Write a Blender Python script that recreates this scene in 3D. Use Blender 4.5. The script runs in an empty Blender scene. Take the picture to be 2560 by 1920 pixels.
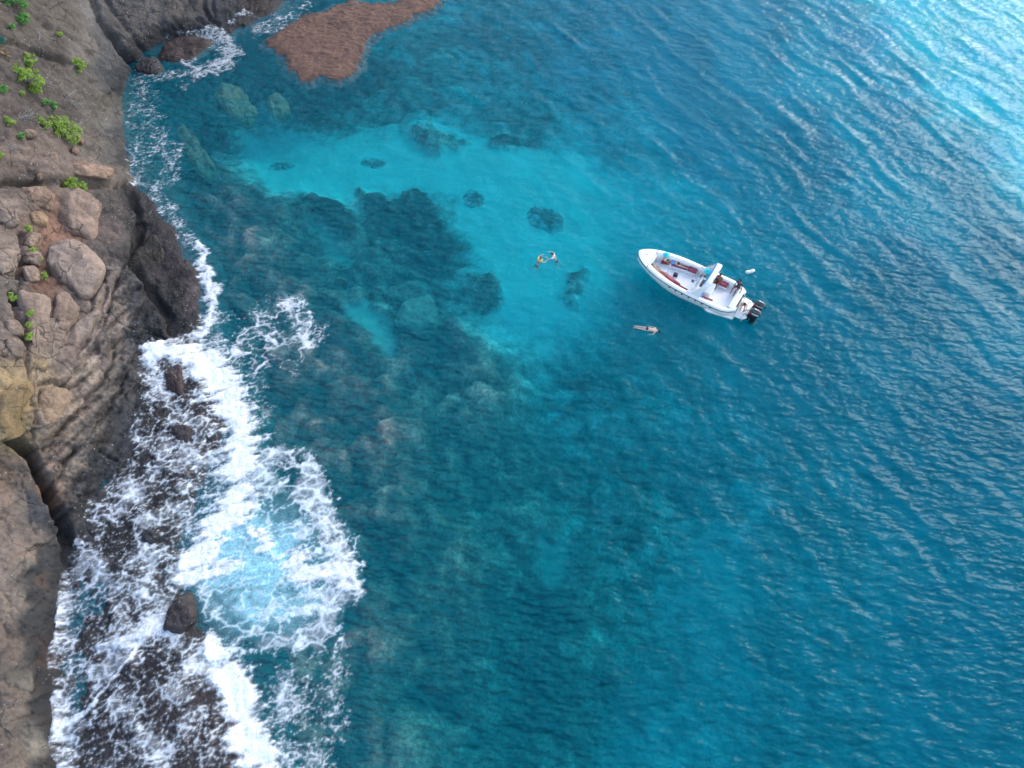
import bpy, bmesh, math, random
import numpy as np
from mathutils import Vector, Matrix

SC = bpy.context.scene
COL = SC.collection
R = math.radians

# ---------------------------------------------------------------- camera, sky, sun, exposure
CAM_H, PITCH, FPX = 43.0, R(57), 1971.0          # photograph measured in 2560 x 1920 units
cd = bpy.data.cameras.new('camera'); cam = bpy.data.objects.new('camera', cd); COL.objects.link(cam)
cd.sensor_fit = 'HORIZONTAL'; cd.sensor_width = 36.0; cd.lens = 36.0 * FPX / 2560.0
cd.clip_start = 0.5; cd.clip_end = 3000
cam.location = (0, 0, CAM_H); cam.rotation_euler = (math.pi / 2 - PITCH, 0, 0)
SC.camera = cam

SUN_AZ, SUN_EL = R(46), R(30)
world = bpy.data.worlds.new('World'); SC.world = world; world.use_nodes = True
wn = world.node_tree.nodes; wl = world.node_tree.links; wn.clear()
sky = wn.new('ShaderNodeTexSky'); sky.sky_type = 'NISHITA'; sky.sun_disc = False
sky.sun_elevation = SUN_EL; sky.sun_rotation = SUN_AZ
sky.air_density = 1.0; sky.dust_density = 0.8; sky.ozone_density = 1.0
hs = wn.new('ShaderNodeHueSaturation'); hs.inputs['Saturation'].default_value = 0.9
bg = wn.new('ShaderNodeBackground'); bg.inputs['Strength'].default_value = 0.15
wo = wn.new('ShaderNodeOutputWorld')
wl.new(sky.outputs['Color'], hs.inputs['Color']); wl.new(hs.outputs['Color'], bg.inputs['Color'])
wl.new(bg.outputs['Background'], wo.inputs['Surface'])

sd = bpy.data.lights.new('sun', 'SUN'); sd.energy = 0.55; sd.angle = R(30); sd.color = (1.0, 0.92, 0.82)
sun = bpy.data.objects.new('sun', sd); COL.objects.link(sun)
S = Vector((math.cos(SUN_EL) * math.sin(SUN_AZ), math.cos(SUN_EL) * math.cos(SUN_AZ), math.sin(SUN_EL)))
sun.rotation_euler = S.to_track_quat('Z', 'Y').to_euler()
sun.location = (60, 80, 90)

SC.view_settings.view_transform = 'Standard'; SC.view_settings.look = 'None'
SC.view_settings.exposure = 1.4; SC.view_settings.gamma = 1.0
SC.view_settings.use_curve_mapping = False
SC.render.engine = 'CYCLES'
SC.cycles.max_bounces = 5; SC.cycles.diffuse_bounces = 2; SC.cycles.glossy_bounces = 2
SC.cycles.transmission_bounces = 4; SC.cycles.transparent_max_bounces = 16; SC.cycles.volume_bounces = 0
SC.cycles.use_denoising = True; SC.cycles.use_light_tree = False; SC.cycles.use_adaptive_sampling = True; SC.cycles.adaptive_threshold = 0.03
SC.cycles.caustics_reflective = False; SC.cycles.caustics_refractive = False

# ---------------------------------------------------------------- numeric helpers
def at(px, py, z=0.0):
    """world point(s) seen at photograph position px,py lying at height z"""
    px = np.asarray(px, float); py = np.asarray(py, float); z = np.asarray(z, float)
    u = (px - 1280) / FPX; v = (960 - py) / FPX
    dx = u; dy = math.cos(PITCH) + v * math.sin(PITCH); dz = -math.sin(PITCH) + v * math.cos(PITCH)
    t = (z - CAM_H) / dz
    return np.stack(np.broadcast_arrays(t * dx, t * dy, CAM_H + t * dz), -1)

def proj(x, y, z):
    d = y * math.cos(PITCH) - (z - CAM_H) * math.sin(PITCH)
    d = np.maximum(d, 1e-3)
    up = y * math.sin(PITCH) + (z - CAM_H) * math.cos(PITCH)
    return 1280 + FPX * x / d, 960 - FPX * up / d

def sst(a, b, x):
    t = np.clip((x - a) / (b - a), 0, 1); return t * t * (3 - 2 * t)

def _h(ix, iy, iz, seed):
    h = (ix.astype(np.int64) * 374761393 + iy.astype(np.int64) * 668265263 + iz.astype(np.int64) * 2147483647 + seed * 1274126177) & 0xffffffff
    h = ((h ^ (h >> 13)) * 1274126177) & 0xffffffff
    h = ((h ^ (h >> 16)) * 2246822519) & 0xffffffff
    return (h ^ (h >> 15)) & 0xffffffff

def perlin(x, y, z=None, seed=0):
    x = np.asarray(x, float); y = np.asarray(y, float)
    z = np.zeros_like(x) if z is None else np.asarray(z, float)
    flat = bool(np.all(z == z.flat[0])) if z.size else True
    xi, yi, zi = np.floor(x), np.floor(y), np.floor(z)
    fx, fy, fz = x - xi, y - yi, z - zi
    q = lambda t: t * t * t * (t * (t * 6 - 15) + 10)
    wx, wy, wz = q(fx), q(fy), q(fz)
    out = np.zeros_like(x)
    for k in ((0,) if flat else (0, 1)):
        for j in (0, 1):
            for i in (0, 1):
                hh = _h(xi + i, yi + j, zi + k, seed)
                a = (hh & 0xffff) / 65535.0 * 2 * math.pi
                if flat:
                    g = np.cos(a) * (fx - i) + np.sin(a) * (fy - j)
                    w = 1.0
                else:
                    c = ((hh >> 16) & 0xffff) / 65535.0 * 2 - 1; s_ = np.sqrt(1 - c * c)
                    g = np.cos(a) * s_ * (fx - i) + np.sin(a) * s_ * (fy - j) + c * (fz - k)
                    w = wz if k else 1 - wz
                out += g * (wx if i else 1 - wx) * (wy if j else 1 - wy) * w
    return out * 1.5

def fbm(x, y, z=None, o=4, seed=0, gain=0.5):
    s = 0; a = 1.0; t = 0
    for k in range(o):
        f = 2.03 ** k
        s = s + a * perlin(x * f, y * f, None if z is None else z * f, seed + k * 7)
        t += a; a *= gain
    return s / t

def worley(x, y, seed=0):
    """F1, F2 on a jittered unit grid"""
    xi, yi = np.floor(x), np.floor(y)
    f1 = np.full(x.shape, 9.0); f2 = np.full(x.shape, 9.0)
    for j in (-1, 0, 1):
        for i in (-1, 0, 1):
            h = _h(xi + i, yi + j, xi * 0, seed)
            cx = xi + i + (h & 0xffff) / 65535.0; cy = yi + j + ((h >> 16) & 0xffff) / 65535.0
            d = np.hypot(cx - x, cy - y)
            f2 = np.where(d < f1, f1, np.minimum(f2, d)); f1 = np.minimum(f1, d)
    return f1, f2

def facets(x, y, seed):
    xi_, yi_ = np.floor(x), np.floor(y); f1 = np.full(x.shape, 9.0); val = np.zeros(x.shape)
    for j in (-1, 0, 1):
        for i in (-1, 0, 1):
            h = _h(xi_ + i, yi_ + j, xi_ * 0, seed); cx = (h & 0xffff) / 65535.0 + xi_ + i; cy = ((h >> 16) & 0xffff) / 65535.0 + yi_ + j
            d = np.hypot(cx - x, cy - y); h2 = _h(xi_ + i, yi_ + j, xi_ * 0, seed + 77)
            g1 = (h2 & 0xff) / 255.0 - .5; g2 = ((h2 >> 8) & 0xff) / 255.0 - .5; g0 = ((h2 >> 16) & 0xff) / 255.0 - .5
            m = d < f1; val = np.where(m, g0 + 1.1 * g1 * (x - cx) + 1.1 * g2 * (y - cy), val); f1 = np.minimum(f1, d)
    return val

def seg_dist(x, y, pts):
    d = np.full(x.shape, 1e9); tt = np.zeros(x.shape)
    for k in range(len(pts) - 1):
        (x0, y0), (x1, y1) = pts[k][:2], pts[k + 1][:2]
        vx, vy = x1 - x0, y1 - y0
        t = np.clip(((x - x0) * vx + (y - y0) * vy) / (vx * vx + vy * vy + 1e-9), 0, 1)
        e = np.hypot(x - x0 - t * vx, y - y0 - t * vy)
        m = e < d; d = np.where(m, e, d); tt = np.where(m, k + t, tt)
    return d, tt

def poly_sd(x, y, pts):
    """signed distance, positive inside"""
    d, _ = seg_dist(x, y, list(pts) + [pts[0]])
    ins = np.zeros(x.shape, bool)
    n = len(pts)
    for k in range(n):
        x0, y0 = pts[k]; x1, y1 = pts[(k + 1) % n]
        c = ((y0 > y) != (y1 > y)) & (x < (x1 - x0) * (y - y0) / ((y1 - y0) if y1 != y0 else 1e-9) + x0)
        ins ^= c
    return np.where(ins, d, -d)

def idw(x, y, cp, p=3.0, soft=30.0):
    """blend the value columns of control points [(x, y, values...)]"""
    cp = np.asarray(cp, float); out = np.zeros(x.shape + (cp.shape[1] - 2,)); W = np.zeros(x.shape)
    for r in cp:
        w = 1.0 / ((x - r[0]) ** 2 + (y - r[1]) ** 2 + soft * soft) ** (p / 2)
        W += w; out += w[..., None] * r[2:]
    return out / W[..., None]

# ---------------------------------------------------------------- object helpers
def mesh_np(name, co, faces, smooth=True):
    me = bpy.data.meshes.new(name)
    co = np.asarray(co, np.float32).reshape(-1, 3); faces = np.asarray(faces, np.int32)
    n, k = faces.shape
    me.vertices.add(len(co)); me.vertices.foreach_set('co', co.ravel())
    me.loops.add(n * k); me.loops.foreach_set('vertex_index', faces.ravel())
    me.polygons.add(n); me.polygons.foreach_set('loop_start', np.arange(n, dtype=np.int32) * k)
    me.polygons.foreach_set('loop_total', np.full(n, k, np.int32))
    me.polygons.foreach_set('use_smooth', np.full(n, smooth))
    me.update(calc_edges=True)
    return me

def grid_faces(nu, nv, flip=False):
    i = np.arange(nu * nv).reshape(nv, nu)
    a, b, c, d = i[:-1, :-1], i[:-1, 1:], i[1:, 1:], i[1:, :-1]
    f = np.stack([a, b, c, d] if not flip else [a, d, c, b], -1)
    return f.reshape(-1, 4)

def obj(name, me, mat=None, parent=None):
    o = bpy.data.objects.new(name, me); COL.objects.link(o)
    if mat is not None and me is not None: me.materials.append(mat)
    if parent is not None: o.parent = parent
    return o

def tag(o, label=None, cat=None, group=None, kind=None):
    if label: o['label'] = label
    if cat: o['category'] = cat
    if group: o['group'] = group
    if kind: o['kind'] = kind
    return o

def empty(name, M=None):
    o = bpy.data.objects.new(name, None); COL.objects.link(o); o.empty_display_size = 0.2
    if M is not None: o.matrix_world = M
    return o

def colattr(me, col):
    col = np.asarray(col, np.float32)
    if col.shape[1] == 3: col = np.concatenate([col, np.ones((len(col), 1), np.float32)], 1)
    a = me.color_attributes.new('col', 'FLOAT_COLOR', 'POINT'); a.data.foreach_set('color', col.ravel())

# ---------------------------------------------------------------- material helpers
class G:
    def __init__(s, name):
        s.m = bpy.data.materials.new(name); s.m.use_nodes = True
        s.n = s.m.node_tree.nodes; s.l = s.m.node_tree.links; s.n.clear()
        s.out = s.n.new('ShaderNodeOutputMaterial')
    def __call__(s, typ, ins=None, **kw):
        n = s.n.new('ShaderNode' + typ)
        for k, v in kw.items(): setattr(n, k, v)
        for k, v in (ins or {}).items():
            if hasattr(v, 'default_value') or v.__class__.__name__.startswith('NodeSocket'): s.l.new(v, n.inputs[k])
            else: n.inputs[k].default_value = v
        return n
    def coords(s, scale=(1, 1, 1), rot=(0, 0, 0), geo=True):
        if geo: src = s('NewGeometry').outputs['Position']
        else: src = s('TexCoord').outputs['Object']
        return s('Mapping', {'Vector': src, 'Scale': scale, 'Rotation': rot}).outputs[0]
    def noise(s, vec, scale, detail=4, rough=0.5, dist=0.0):
        return s('TexNoise', {'Vector': vec, 'Scale': scale, 'Detail': detail, 'Roughness': rough, 'Distortion': dist}).outputs['Fac']
    def ramp(s, fac, stops):
        r = s('ValToRGB', {'Fac': fac}); e = r.color_ramp.elements
        while len(e) < len(stops): e.new(0.5)
        for i, (p, c) in enumerate(stops):
            e[i].position = p; e[i].color = (c, c, c, 1) if isinstance(c, (int, float)) else (*c, 1)
        return r.outputs['Color']
    def mixc(s, fac, a, b, mode='MIX'):
        n = s('Mix', data_type='RGBA', blend_type=mode)
        for k, v in ((0, fac), (6, a), (7, b)):
            if isinstance(v, (int, float)): n.inputs[k].default_value = v
            elif isinstance(v, tuple): n.inputs[k].default_value = (*v, 1) if len(v) == 3 else v
            else: s.l.new(v, n.inputs[k])
        return n.outputs[2]
    def math(s, op, a, b=0.0, clamp=False):
        n = s('Math', operation=op, use_clamp=clamp)
        for k, v in ((0, a), (1, b)):
            if isinstance(v, (int, float)): n.inputs[k].default_value = v
            else: s.l.new(v, n.inputs[k])
        return n.outputs[0]
    def bump(s, h, strength, dist, normal=None):
        ins = {'Height': h, 'Strength': strength, 'Distance': dist}
        if normal is not None: ins['Normal'] = normal
        return s('Bump', ins).outputs[0]
    def surf(s, sh): s.l.new(sh, s.out.inputs['Surface']); return s.m

def plain(name, col, rough=0.5, var=0.12, scale=3.0, metal=0.0, coat=0.0, bump=0.0):
    g = G(name); v = g.coords(geo=False)
    n = g.noise(v, scale, 5, 0.6)
    k = g.ramp(n, [(0.3, 1 - var), (0.7, 1 + var * 0.6)])
    c = g.mixc(1.0, col, k, 'MULTIPLY')
    ins = {'Base Color': c, 'Roughness': rough, 'Metallic': metal, 'Coat Weight': coat}
    if bump: ins['Normal'] = g.bump(g.noise(v, scale * 14, 4, 0.6), bump, 0.02)
    return g.surf(g('BsdfPrincipled', ins).outputs[0])

# ---------------------------------------------------------------- materials
def m_rock(name, k_bump=1.0, speck=True):
    g = G(name); a = g('Attribute', attribute_name='col'); v = g.coords()
    n1 = g.noise(v, 0.55, 7, 0.62, 0.4); n2 = g.noise(v, 3.2, 7, 0.68, 0.3); n3 = g.noise(v, 14.0, 4, 0.6)
    c = g.mixc(1.0, a.outputs['Color'], g.ramp(n1, [(0.3, 0.74), (0.52, 1.0), (0.72, 1.28)]), 'MULTIPLY')
    c = g.mixc(1.0, c, g.ramp(n2, [(0.3, 0.68), (0.5, 1.0), (0.7, 1.25)]), 'MULTIPLY')
    # fine cracks
    vs = g.mixc(0.28, v, g('TexNoise', {'Vector': v, 'Scale': 1.1, 'Detail': 5}).outputs['Color'], 'LINEAR_LIGHT')
    cr = g('TexVoronoi', {'Vector': vs, 'Scale': 0.75}, feature='DISTANCE_TO_EDGE').outputs['Distance']
    crm = g.ramp(cr, [(0.0, 1.0), (0.035, 0.0)])
    crn = g.math('MULTIPLY', crm, g.ramp(g.noise(v, 0.4, 3), [(0.45, 0.0), (0.6, 1.0)]))
    c = g.mixc(g.math('MULTIPLY', crn, 0.75), c, (0.028, 0.024, 0.022))
    if speck:
        vo = g('TexVoronoi', {'Vector': v, 'Scale': 5.0}, feature='F1')
        sp = g.math('LESS_THAN', vo.outputs['Distance'], 0.16)
        pick = g.math('GREATER_THAN', g('SeparateColor', {'Color': vo.outputs['Color']}).outputs[0], 0.66)
        zone = g.ramp(g.noise(v, 0.28, 3), [(0.42, 0.0), (0.6, 1.0)])
        sp = g.math('MULTIPLY', g.math('MULTIPLY', sp, pick), zone)
        c = g.mixc(g.math('MULTIPLY', sp, 0.75), c, (0.52, 0.49, 0.44))
    hgt = g.math('ADD', g.math('MULTIPLY', n2, 1.0), g.math('MULTIPLY', n3, 0.25))
    hgt = g.math('SUBTRACT', hgt, g.math('MULTIPLY', crn, 0.5))
    nb = g.bump(hgt, 0.55 * k_bump, 0.28)
    ro = g.math('SUBTRACT', 0.98, g.math('MULTIPLY', a.outputs['Alpha'], 0.62))
    return g.surf(g('BsdfPrincipled', {'Base Color': c, 'Roughness': ro, 'Specular IOR Level': 0.35, 'Normal': nb}).outputs[0])

def m_bed():
    g = G('seabed_reef_and_sand'); a = g('Attribute', attribute_name='col'); v = g.coords()
    n2 = g.noise(v, 1.1, 8, 0.7, 0.5); n3 = g.noise(v, 4.0, 5, 0.65)
    k = g.mixc(a.outputs['Alpha'], g.ramp(n2, [(0.3, 0.45), (0.5, 0.95), (0.68, 1.7)]), g.ramp(n2, [(0.3, 0.92), (0.7, 1.07)]))
    c = g.mixc(1.0, a.outputs['Color'], k, 'MULTIPLY')
    k3 = g.mixc(a.outputs['Alpha'], g.ramp(n3, [(0.33, 0.5), (0.5, 1.0), (0.66, 1.6)]), (1, 1, 1))
    c = g.mixc(1.0, c, k3, 'MULTIPLY')
    return g.surf(g('BsdfPrincipled', {'Base Color': c, 'Roughness': 0.95, 'Normal': g.bump(n2, 0.5, 0.4)}).outputs[0])

def m_water():
    g = G('sea_water')
    p = g('NewGeometry').outputs['Position']
    v1 = g('Mapping', {'Vector': p, 'Rotation': (0, 0, R(22)), 'Scale': (0.6, 1.3, 1)}).outputs[0]
    r1 = g('TexNoise', {'Vector': v1, 'Scale': 2.5, 'Detail': 1.5, 'Roughness': 0.6}, noise_dimensions='2D').outputs['Fac']
    v2 = g('Mapping', {'Vector': p, 'Rotation': (0, 0, R(-30)), 'Scale': (0.55, 1.2, 1)}).outputs[0]
    r2 = g('TexNoise', {'Vector': v2, 'Scale': 1.15, 'Detail': 1.5, 'Roughness': 0.6}, noise_dimensions='2D').outputs['Fac']
    hh = g.math('ADD', r1, g.math('MULTIPLY', r2, 1.6))
    nb = g.bump(hh, 1.0, 0.09); nd = g.bump(hh, 1.0, 0.32)
    fr = g('Fresnel', {'IOR': 1.205}).outputs[0]
    fr = g.math('MULTIPLY', fr, g.math('SUBTRACT', 1.0, g('NewGeometry').outputs['Backfacing']))
    tr = g('BsdfTransparent', {'Color': (0.97, 0.99, 1, 1)}).outputs[0]
    df = g('BsdfDiffuse', {'Color': (0.0, 0.315, 0.41, 1), 'Normal': nd}).outputs[0]
    body = g('MixShader', {0: 0.23, 1: tr, 2: df}).outputs[0]
    gl = g('BsdfGlossy', {'Color': (1, 1, 1, 1), 'Roughness': 0.13, 'Normal': nb}).outputs[0]
    s = g('MixShader', {0: fr, 1: body, 2: gl}).outputs[0]
    ab = g('VolumeAbsorption', {'Color': (0.20, 0.910, 0.950, 1), 'Density': 0.42}).outputs[0]
    g.l.new(ab, g.out.inputs['Volume'])
    return g.surf(s)

def m_foam():
    g = G('sea_foam'); a = g('Attribute', attribute_name='col'); v = g.coords()
    n = g.noise(v, 9.0, 5, 0.65); n2 = g.noise(v, 2.2, 5, 0.6)
    al = g.math('MULTIPLY', a.outputs['Alpha'], g.ramp(n, [(0.3, 0.65), (0.55, 1.15)]), True)
    h = g.math('ADD', n2, g.math('MULTIPLY', n, 0.3))
    df = g('BsdfPrincipled', {'Base Color': a.outputs['Color'], 'Roughness': 0.9, 'Specular IOR Level': 0.2, 'Normal': g.bump(h, 0.25, 0.2)}).outputs[0]
    return g.surf(g('MixShader', {0: al, 1: g('BsdfTransparent').outputs[0], 2: df}).outputs[0])

def m_weed():
    g = G('brown_seaweed'); v = g.coords()
    vv = g.mixc(0.35, v, g('TexNoise', {'Vector': v, 'Scale': 0.5, 'Detail': 5}).outputs['Color'], 'LINEAR_LIGHT')
    n1 = g.noise(vv, 0.7, 6, 0.6, 1.0); n2 = g.noise(vv, 5.0, 7, 0.75, 1.5); n3 = g.noise(v, 22, 3, 0.6)
    c = g.ramp(n1, [(0.3, (0.105, 0.052, 0.036)), (0.5, (0.175, 0.086, 0.054)), (0.7, (0.24, 0.128, 0.078))])
    c = g.mixc(1.0, c, g.ramp(n2, [(0.32, 0.55), (0.5, 1.0), (0.68, 1.4)]), 'MULTIPLY')
    c = g.mixc(1.0, c, g.ramp(n3, [(0.35, 0.7), (0.65, 1.2)]), 'MULTIPLY')
    vo = g('TexVoronoi', {'Vector': v, 'Scale': 1.5}, feature='F1')
    sp = g.math('MULTIPLY', g.math('LESS_THAN', vo.outputs['Distance'], 0.06), g.math('GREATER_THAN', g('SeparateColor', {'Color': vo.outputs['Color']}).outputs[0], 0.8))
    c = g.mixc(sp, c, (0.6, 0.58, 0.52))
    c = g.mixc(1.0, c, g('Attribute', attribute_name='col').outputs['Color'], 'MULTIPLY')
    h = g.math('ADD', n2, g.math('MULTIPLY', n3, 0.4))
    return g.surf(g('BsdfPrincipled', {'Base Color': c, 'Roughness': 0.7, 'Normal': g.bump(h, 0.5, 0.18)}).outputs[0])

def m_leaf(name, col, var):
    g = G(name); v = g.coords()
    n = g.noise(v, 5.0, 3, 0.6)
    c = g.mixc(g.ramp(n, [(0.35, 0.0), (0.65, 1.0)]), tuple(col), tuple(var))
    d = g('BsdfPrincipled', {'Base Color': c, 'Roughness': 0.55}).outputs[0]
    t = g('BsdfTranslucent', {'Color': c}).outputs[0]
    return g.surf(g('MixShader', {0: 0.3, 1: d, 2: t}).outputs[0])

M = {}
M['rock'] = m_rock('cliff_rock'); M['rock_sub'] = m_rock('submerged_rock', 1.2, False)
M['bed'] = m_bed(); M['water'] = m_water(); M['foam'] = m_foam(); M['weed'] = m_weed()
M['leaf'] = m_leaf('bright_green_leaf', (0.17, 0.31, 0.035), (0.34, 0.44, 0.06))
M['leaf_dark'] = m_leaf('mid_green_leaf', (0.07, 0.24, 0.045), (0.15, 0.36, 0.06))
M['leaf_blue'] = m_leaf('blue_green_leaf', (0.02, 0.13, 0.105), (0.05, 0.22, 0.16))
M['leaf_dry'] = m_leaf('dry_orange_leaf', (0.34, 0.17, 0.05), (0.42, 0.3, 0.16))
M['leaf_spike'] = m_leaf('pale_spiky_leaf', (0.16, 0.24, 0.08), (0.34, 0.34, 0.13))
M['twig'] = plain('grey_dry_twig', (0.33, 0.30, 0.28), 0.9, 0.25, 6)
M['gel'] = plain('white_gelcoat', (0.96, 0.95, 0.93), 0.22, 0.03, 1.5, coat=0.4)
M['nonskid'] = plain('white_non_skid_deck', (0.96, 0.95, 0.93), 0.6, 0.03, 6, bump=0.1)
M['hullw'] = plain('white_hull_side', (0.95, 0.94, 0.92), 0.2, 0.04, 1.2, coat=0.4)
M['cush'] = plain('dusky_red_vinyl', (0.34, 0.055, 0.095), 0.5, 0.12, 5)
M['rub'] = plain('dark_rub_rail', (0.06, 0.06, 0.062), 0.6)
M['steel'] = plain('stainless_steel', (0.55, 0.56, 0.57), 0.25, 0.05, metal=1.0)
M['blue'] = plain('blue_trim', (0.03, 0.22, 0.55), 0.4)
M['engine'] = plain('charcoal_cowling_paint', (0.045, 0.055, 0.065), 0.3, 0.1, coat=0.5)
M['engine_low'] = plain('black_engine_leg', (0.012, 0.013, 0.014), 0.4)
M['whitegraph'] = plain('white_engine_stripe', (0.8, 0.8, 0.8), 0.4)
M['redgraph'] = plain('red_engine_stripe', (0.5, 0.03, 0.035), 0.4)
M['black'] = plain('black_fabric', (0.018, 0.02, 0.022), 0.8)
M['dash'] = plain('dark_dashboard', (0.06, 0.065, 0.07), 0.4)
M['cyan'] = plain('cyan_cloth', (0.03, 0.62, 0.66), 0.8, 0.1, 8)
M['skin_tan'] = plain('tanned_skin', (0.50, 0.27, 0.17), 0.55, 0.08, 6)
M['skin_pale'] = plain('pale_skin', (0.66, 0.44, 0.34), 0.55, 0.08, 6)
M['skin_brown'] = plain('brown_skin', (0.23, 0.115, 0.07), 0.55, 0.08, 6)
M['hair_dark'] = plain('dark_hair', (0.02, 0.015, 0.012), 0.6)
M['hair_light'] = plain('light_brown_hair', (0.22, 0.12, 0.05), 0.6)
M['navy'] = plain('navy_cloth', (0.02, 0.03, 0.065), 0.8)
M['bluecloth'] = plain('light_blue_cloth', (0.18, 0.36, 0.72), 0.8)
M['whitecloth'] = plain('white_cloth', (0.78, 0.78, 0.78), 0.8)
M['redcloth'] = plain('red_swimwear', (0.45, 0.03, 0.03), 0.7)
M['yellow'] = plain('yellow_foam_collar', (0.75, 0.62, 0.12), 0.7)
M['float'] = plain('white_float', (0.85, 0.85, 0.84), 0.5, 0.05)
def m_glass():
    g = G('windscreen_tinted_glass')
    fr = g('Fresnel', {'IOR': 1.45}).outputs[0]
    t = g('BsdfTransparent', {'Color': (0.72, 0.88, 0.93, 1)}).outputs[0]
    return g.surf(g('MixShader', {0: fr, 1: t, 2: g('BsdfGlossy', {'Roughness': 0.05}).outputs[0]}).outputs[0])
M['glass'] = m_glass()

# ================================================================ SETTING
# ---------------------------------------------------------------- waves (height of the sea at x, y)
def wave(x, y):
    px, py = proj(x, y, 0 * x)
    open_sea = sst(650, 2000, px + (960 - py) * 0.25)
    wx = x + 0.9 * perlin(x * 0.2, y * 0.2, seed=3); wy = y + 0.9 * perlin(x * 0.2, y * 0.2, seed=4)
    s = np.zeros_like(x); grp = np.zeros_like(x)
    for k, (ang, lam, am) in enumerate(((26, 3.6, 0.017), (32, 2.3, 0.022), (20, 1.7, 0.014), (42, 2.9, 0.011), (36, 1.15, 0.008))):
        a = R(ang); ph = 2 * math.pi / lam * (wx * math.cos(a) + wy * math.sin(a)) + k * 1.7
        env = 0.35 + 1.3 * np.clip(perlin(x / (lam * 1.8), y / (lam * 1.8), seed=20 + k) + 0.2, 0, 1)
        c = np.sin(ph); s += am * env * (np.exp(0.9 * c) / 1.25 - 1.0)
        if k < 2: grp += env * np.sin(ph + 0.9) * 0.5
    s *= 0.25 + 0.95 * open_sea
    # wind wavelets: sharp-crested, bunched on the backs of the swell
    bunch = (0.45 + 1.1 * np.clip(grp * open_sea + 0.1, 0, 1.2)) * (0.7 + 0.5 * open_sea)
    for k, (ang, f, st_, am) in enumerate(((32, 0.95, 0.42, 0.034), (66, 1.25, 0.5, 0.020), (48, 2.1, 0.45, 0.014), (84, 2.5, 0.5, 0.009))):
        a = R(ang); u = wx * math.cos(a) + wy * math.sin(a); v = -wx * math.sin(a) + wy * math.cos(a)
        n = perlin(u * f, v * f * st_, seed=40 + k)
        s += am * bunch * (n * 0.55 + 0.6 * (0.35 - np.abs(perlin(u * f * 0.8 + 9, v * f * st_ * 0.8, seed=50 + k))))
    gust = 0.55 + 0.9 * np.clip(0.5 + fbm(x * 0.055, y * 0.075, o=3, seed=58), 0, 1)
    return s * gust

inner = lambda a, b, st: np.linspace(a, b, int(round((b - a) / st)) + 1)
def sheet_axes(x0, x1, y0, y1, st):
    far = np.array([12, 30, 70, 150, 320.0])
    return (np.concatenate([x0 - far[::-1], inner(x0, x1, st), x1 + far]),
            np.concatenate([y0 - far[::-1], inner(y0, y1, st), y1 + far]))

far = np.array([12, 30, 70, 150, 320.0])
xs = np.concatenate([-46 - far[::-1], inner(-46, 56, 0.145), 56 + far])
yt = [2.0]
while yt[-1] < 80: yt.append(yt[-1] + 0.105 + 0.0014 * yt[-1])
ys = np.concatenate([2 - far[::-1], yt, yt[-1] + far])
X, Y = np.meshgrid(xs, ys)
Zw = wave(X, Y)
fade = sst(-60, -46, X) * (1 - sst(56, 70, X)) * sst(-10, 2, Y) * (1 - sst(80, 94, Y)); Zw *= fade
me = mesh_np('water', np.stack([X, Y, Zw], -1), grid_faces(len(xs), len(ys)))
tag(obj('water', me, M['water']), kind='structure')

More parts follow.
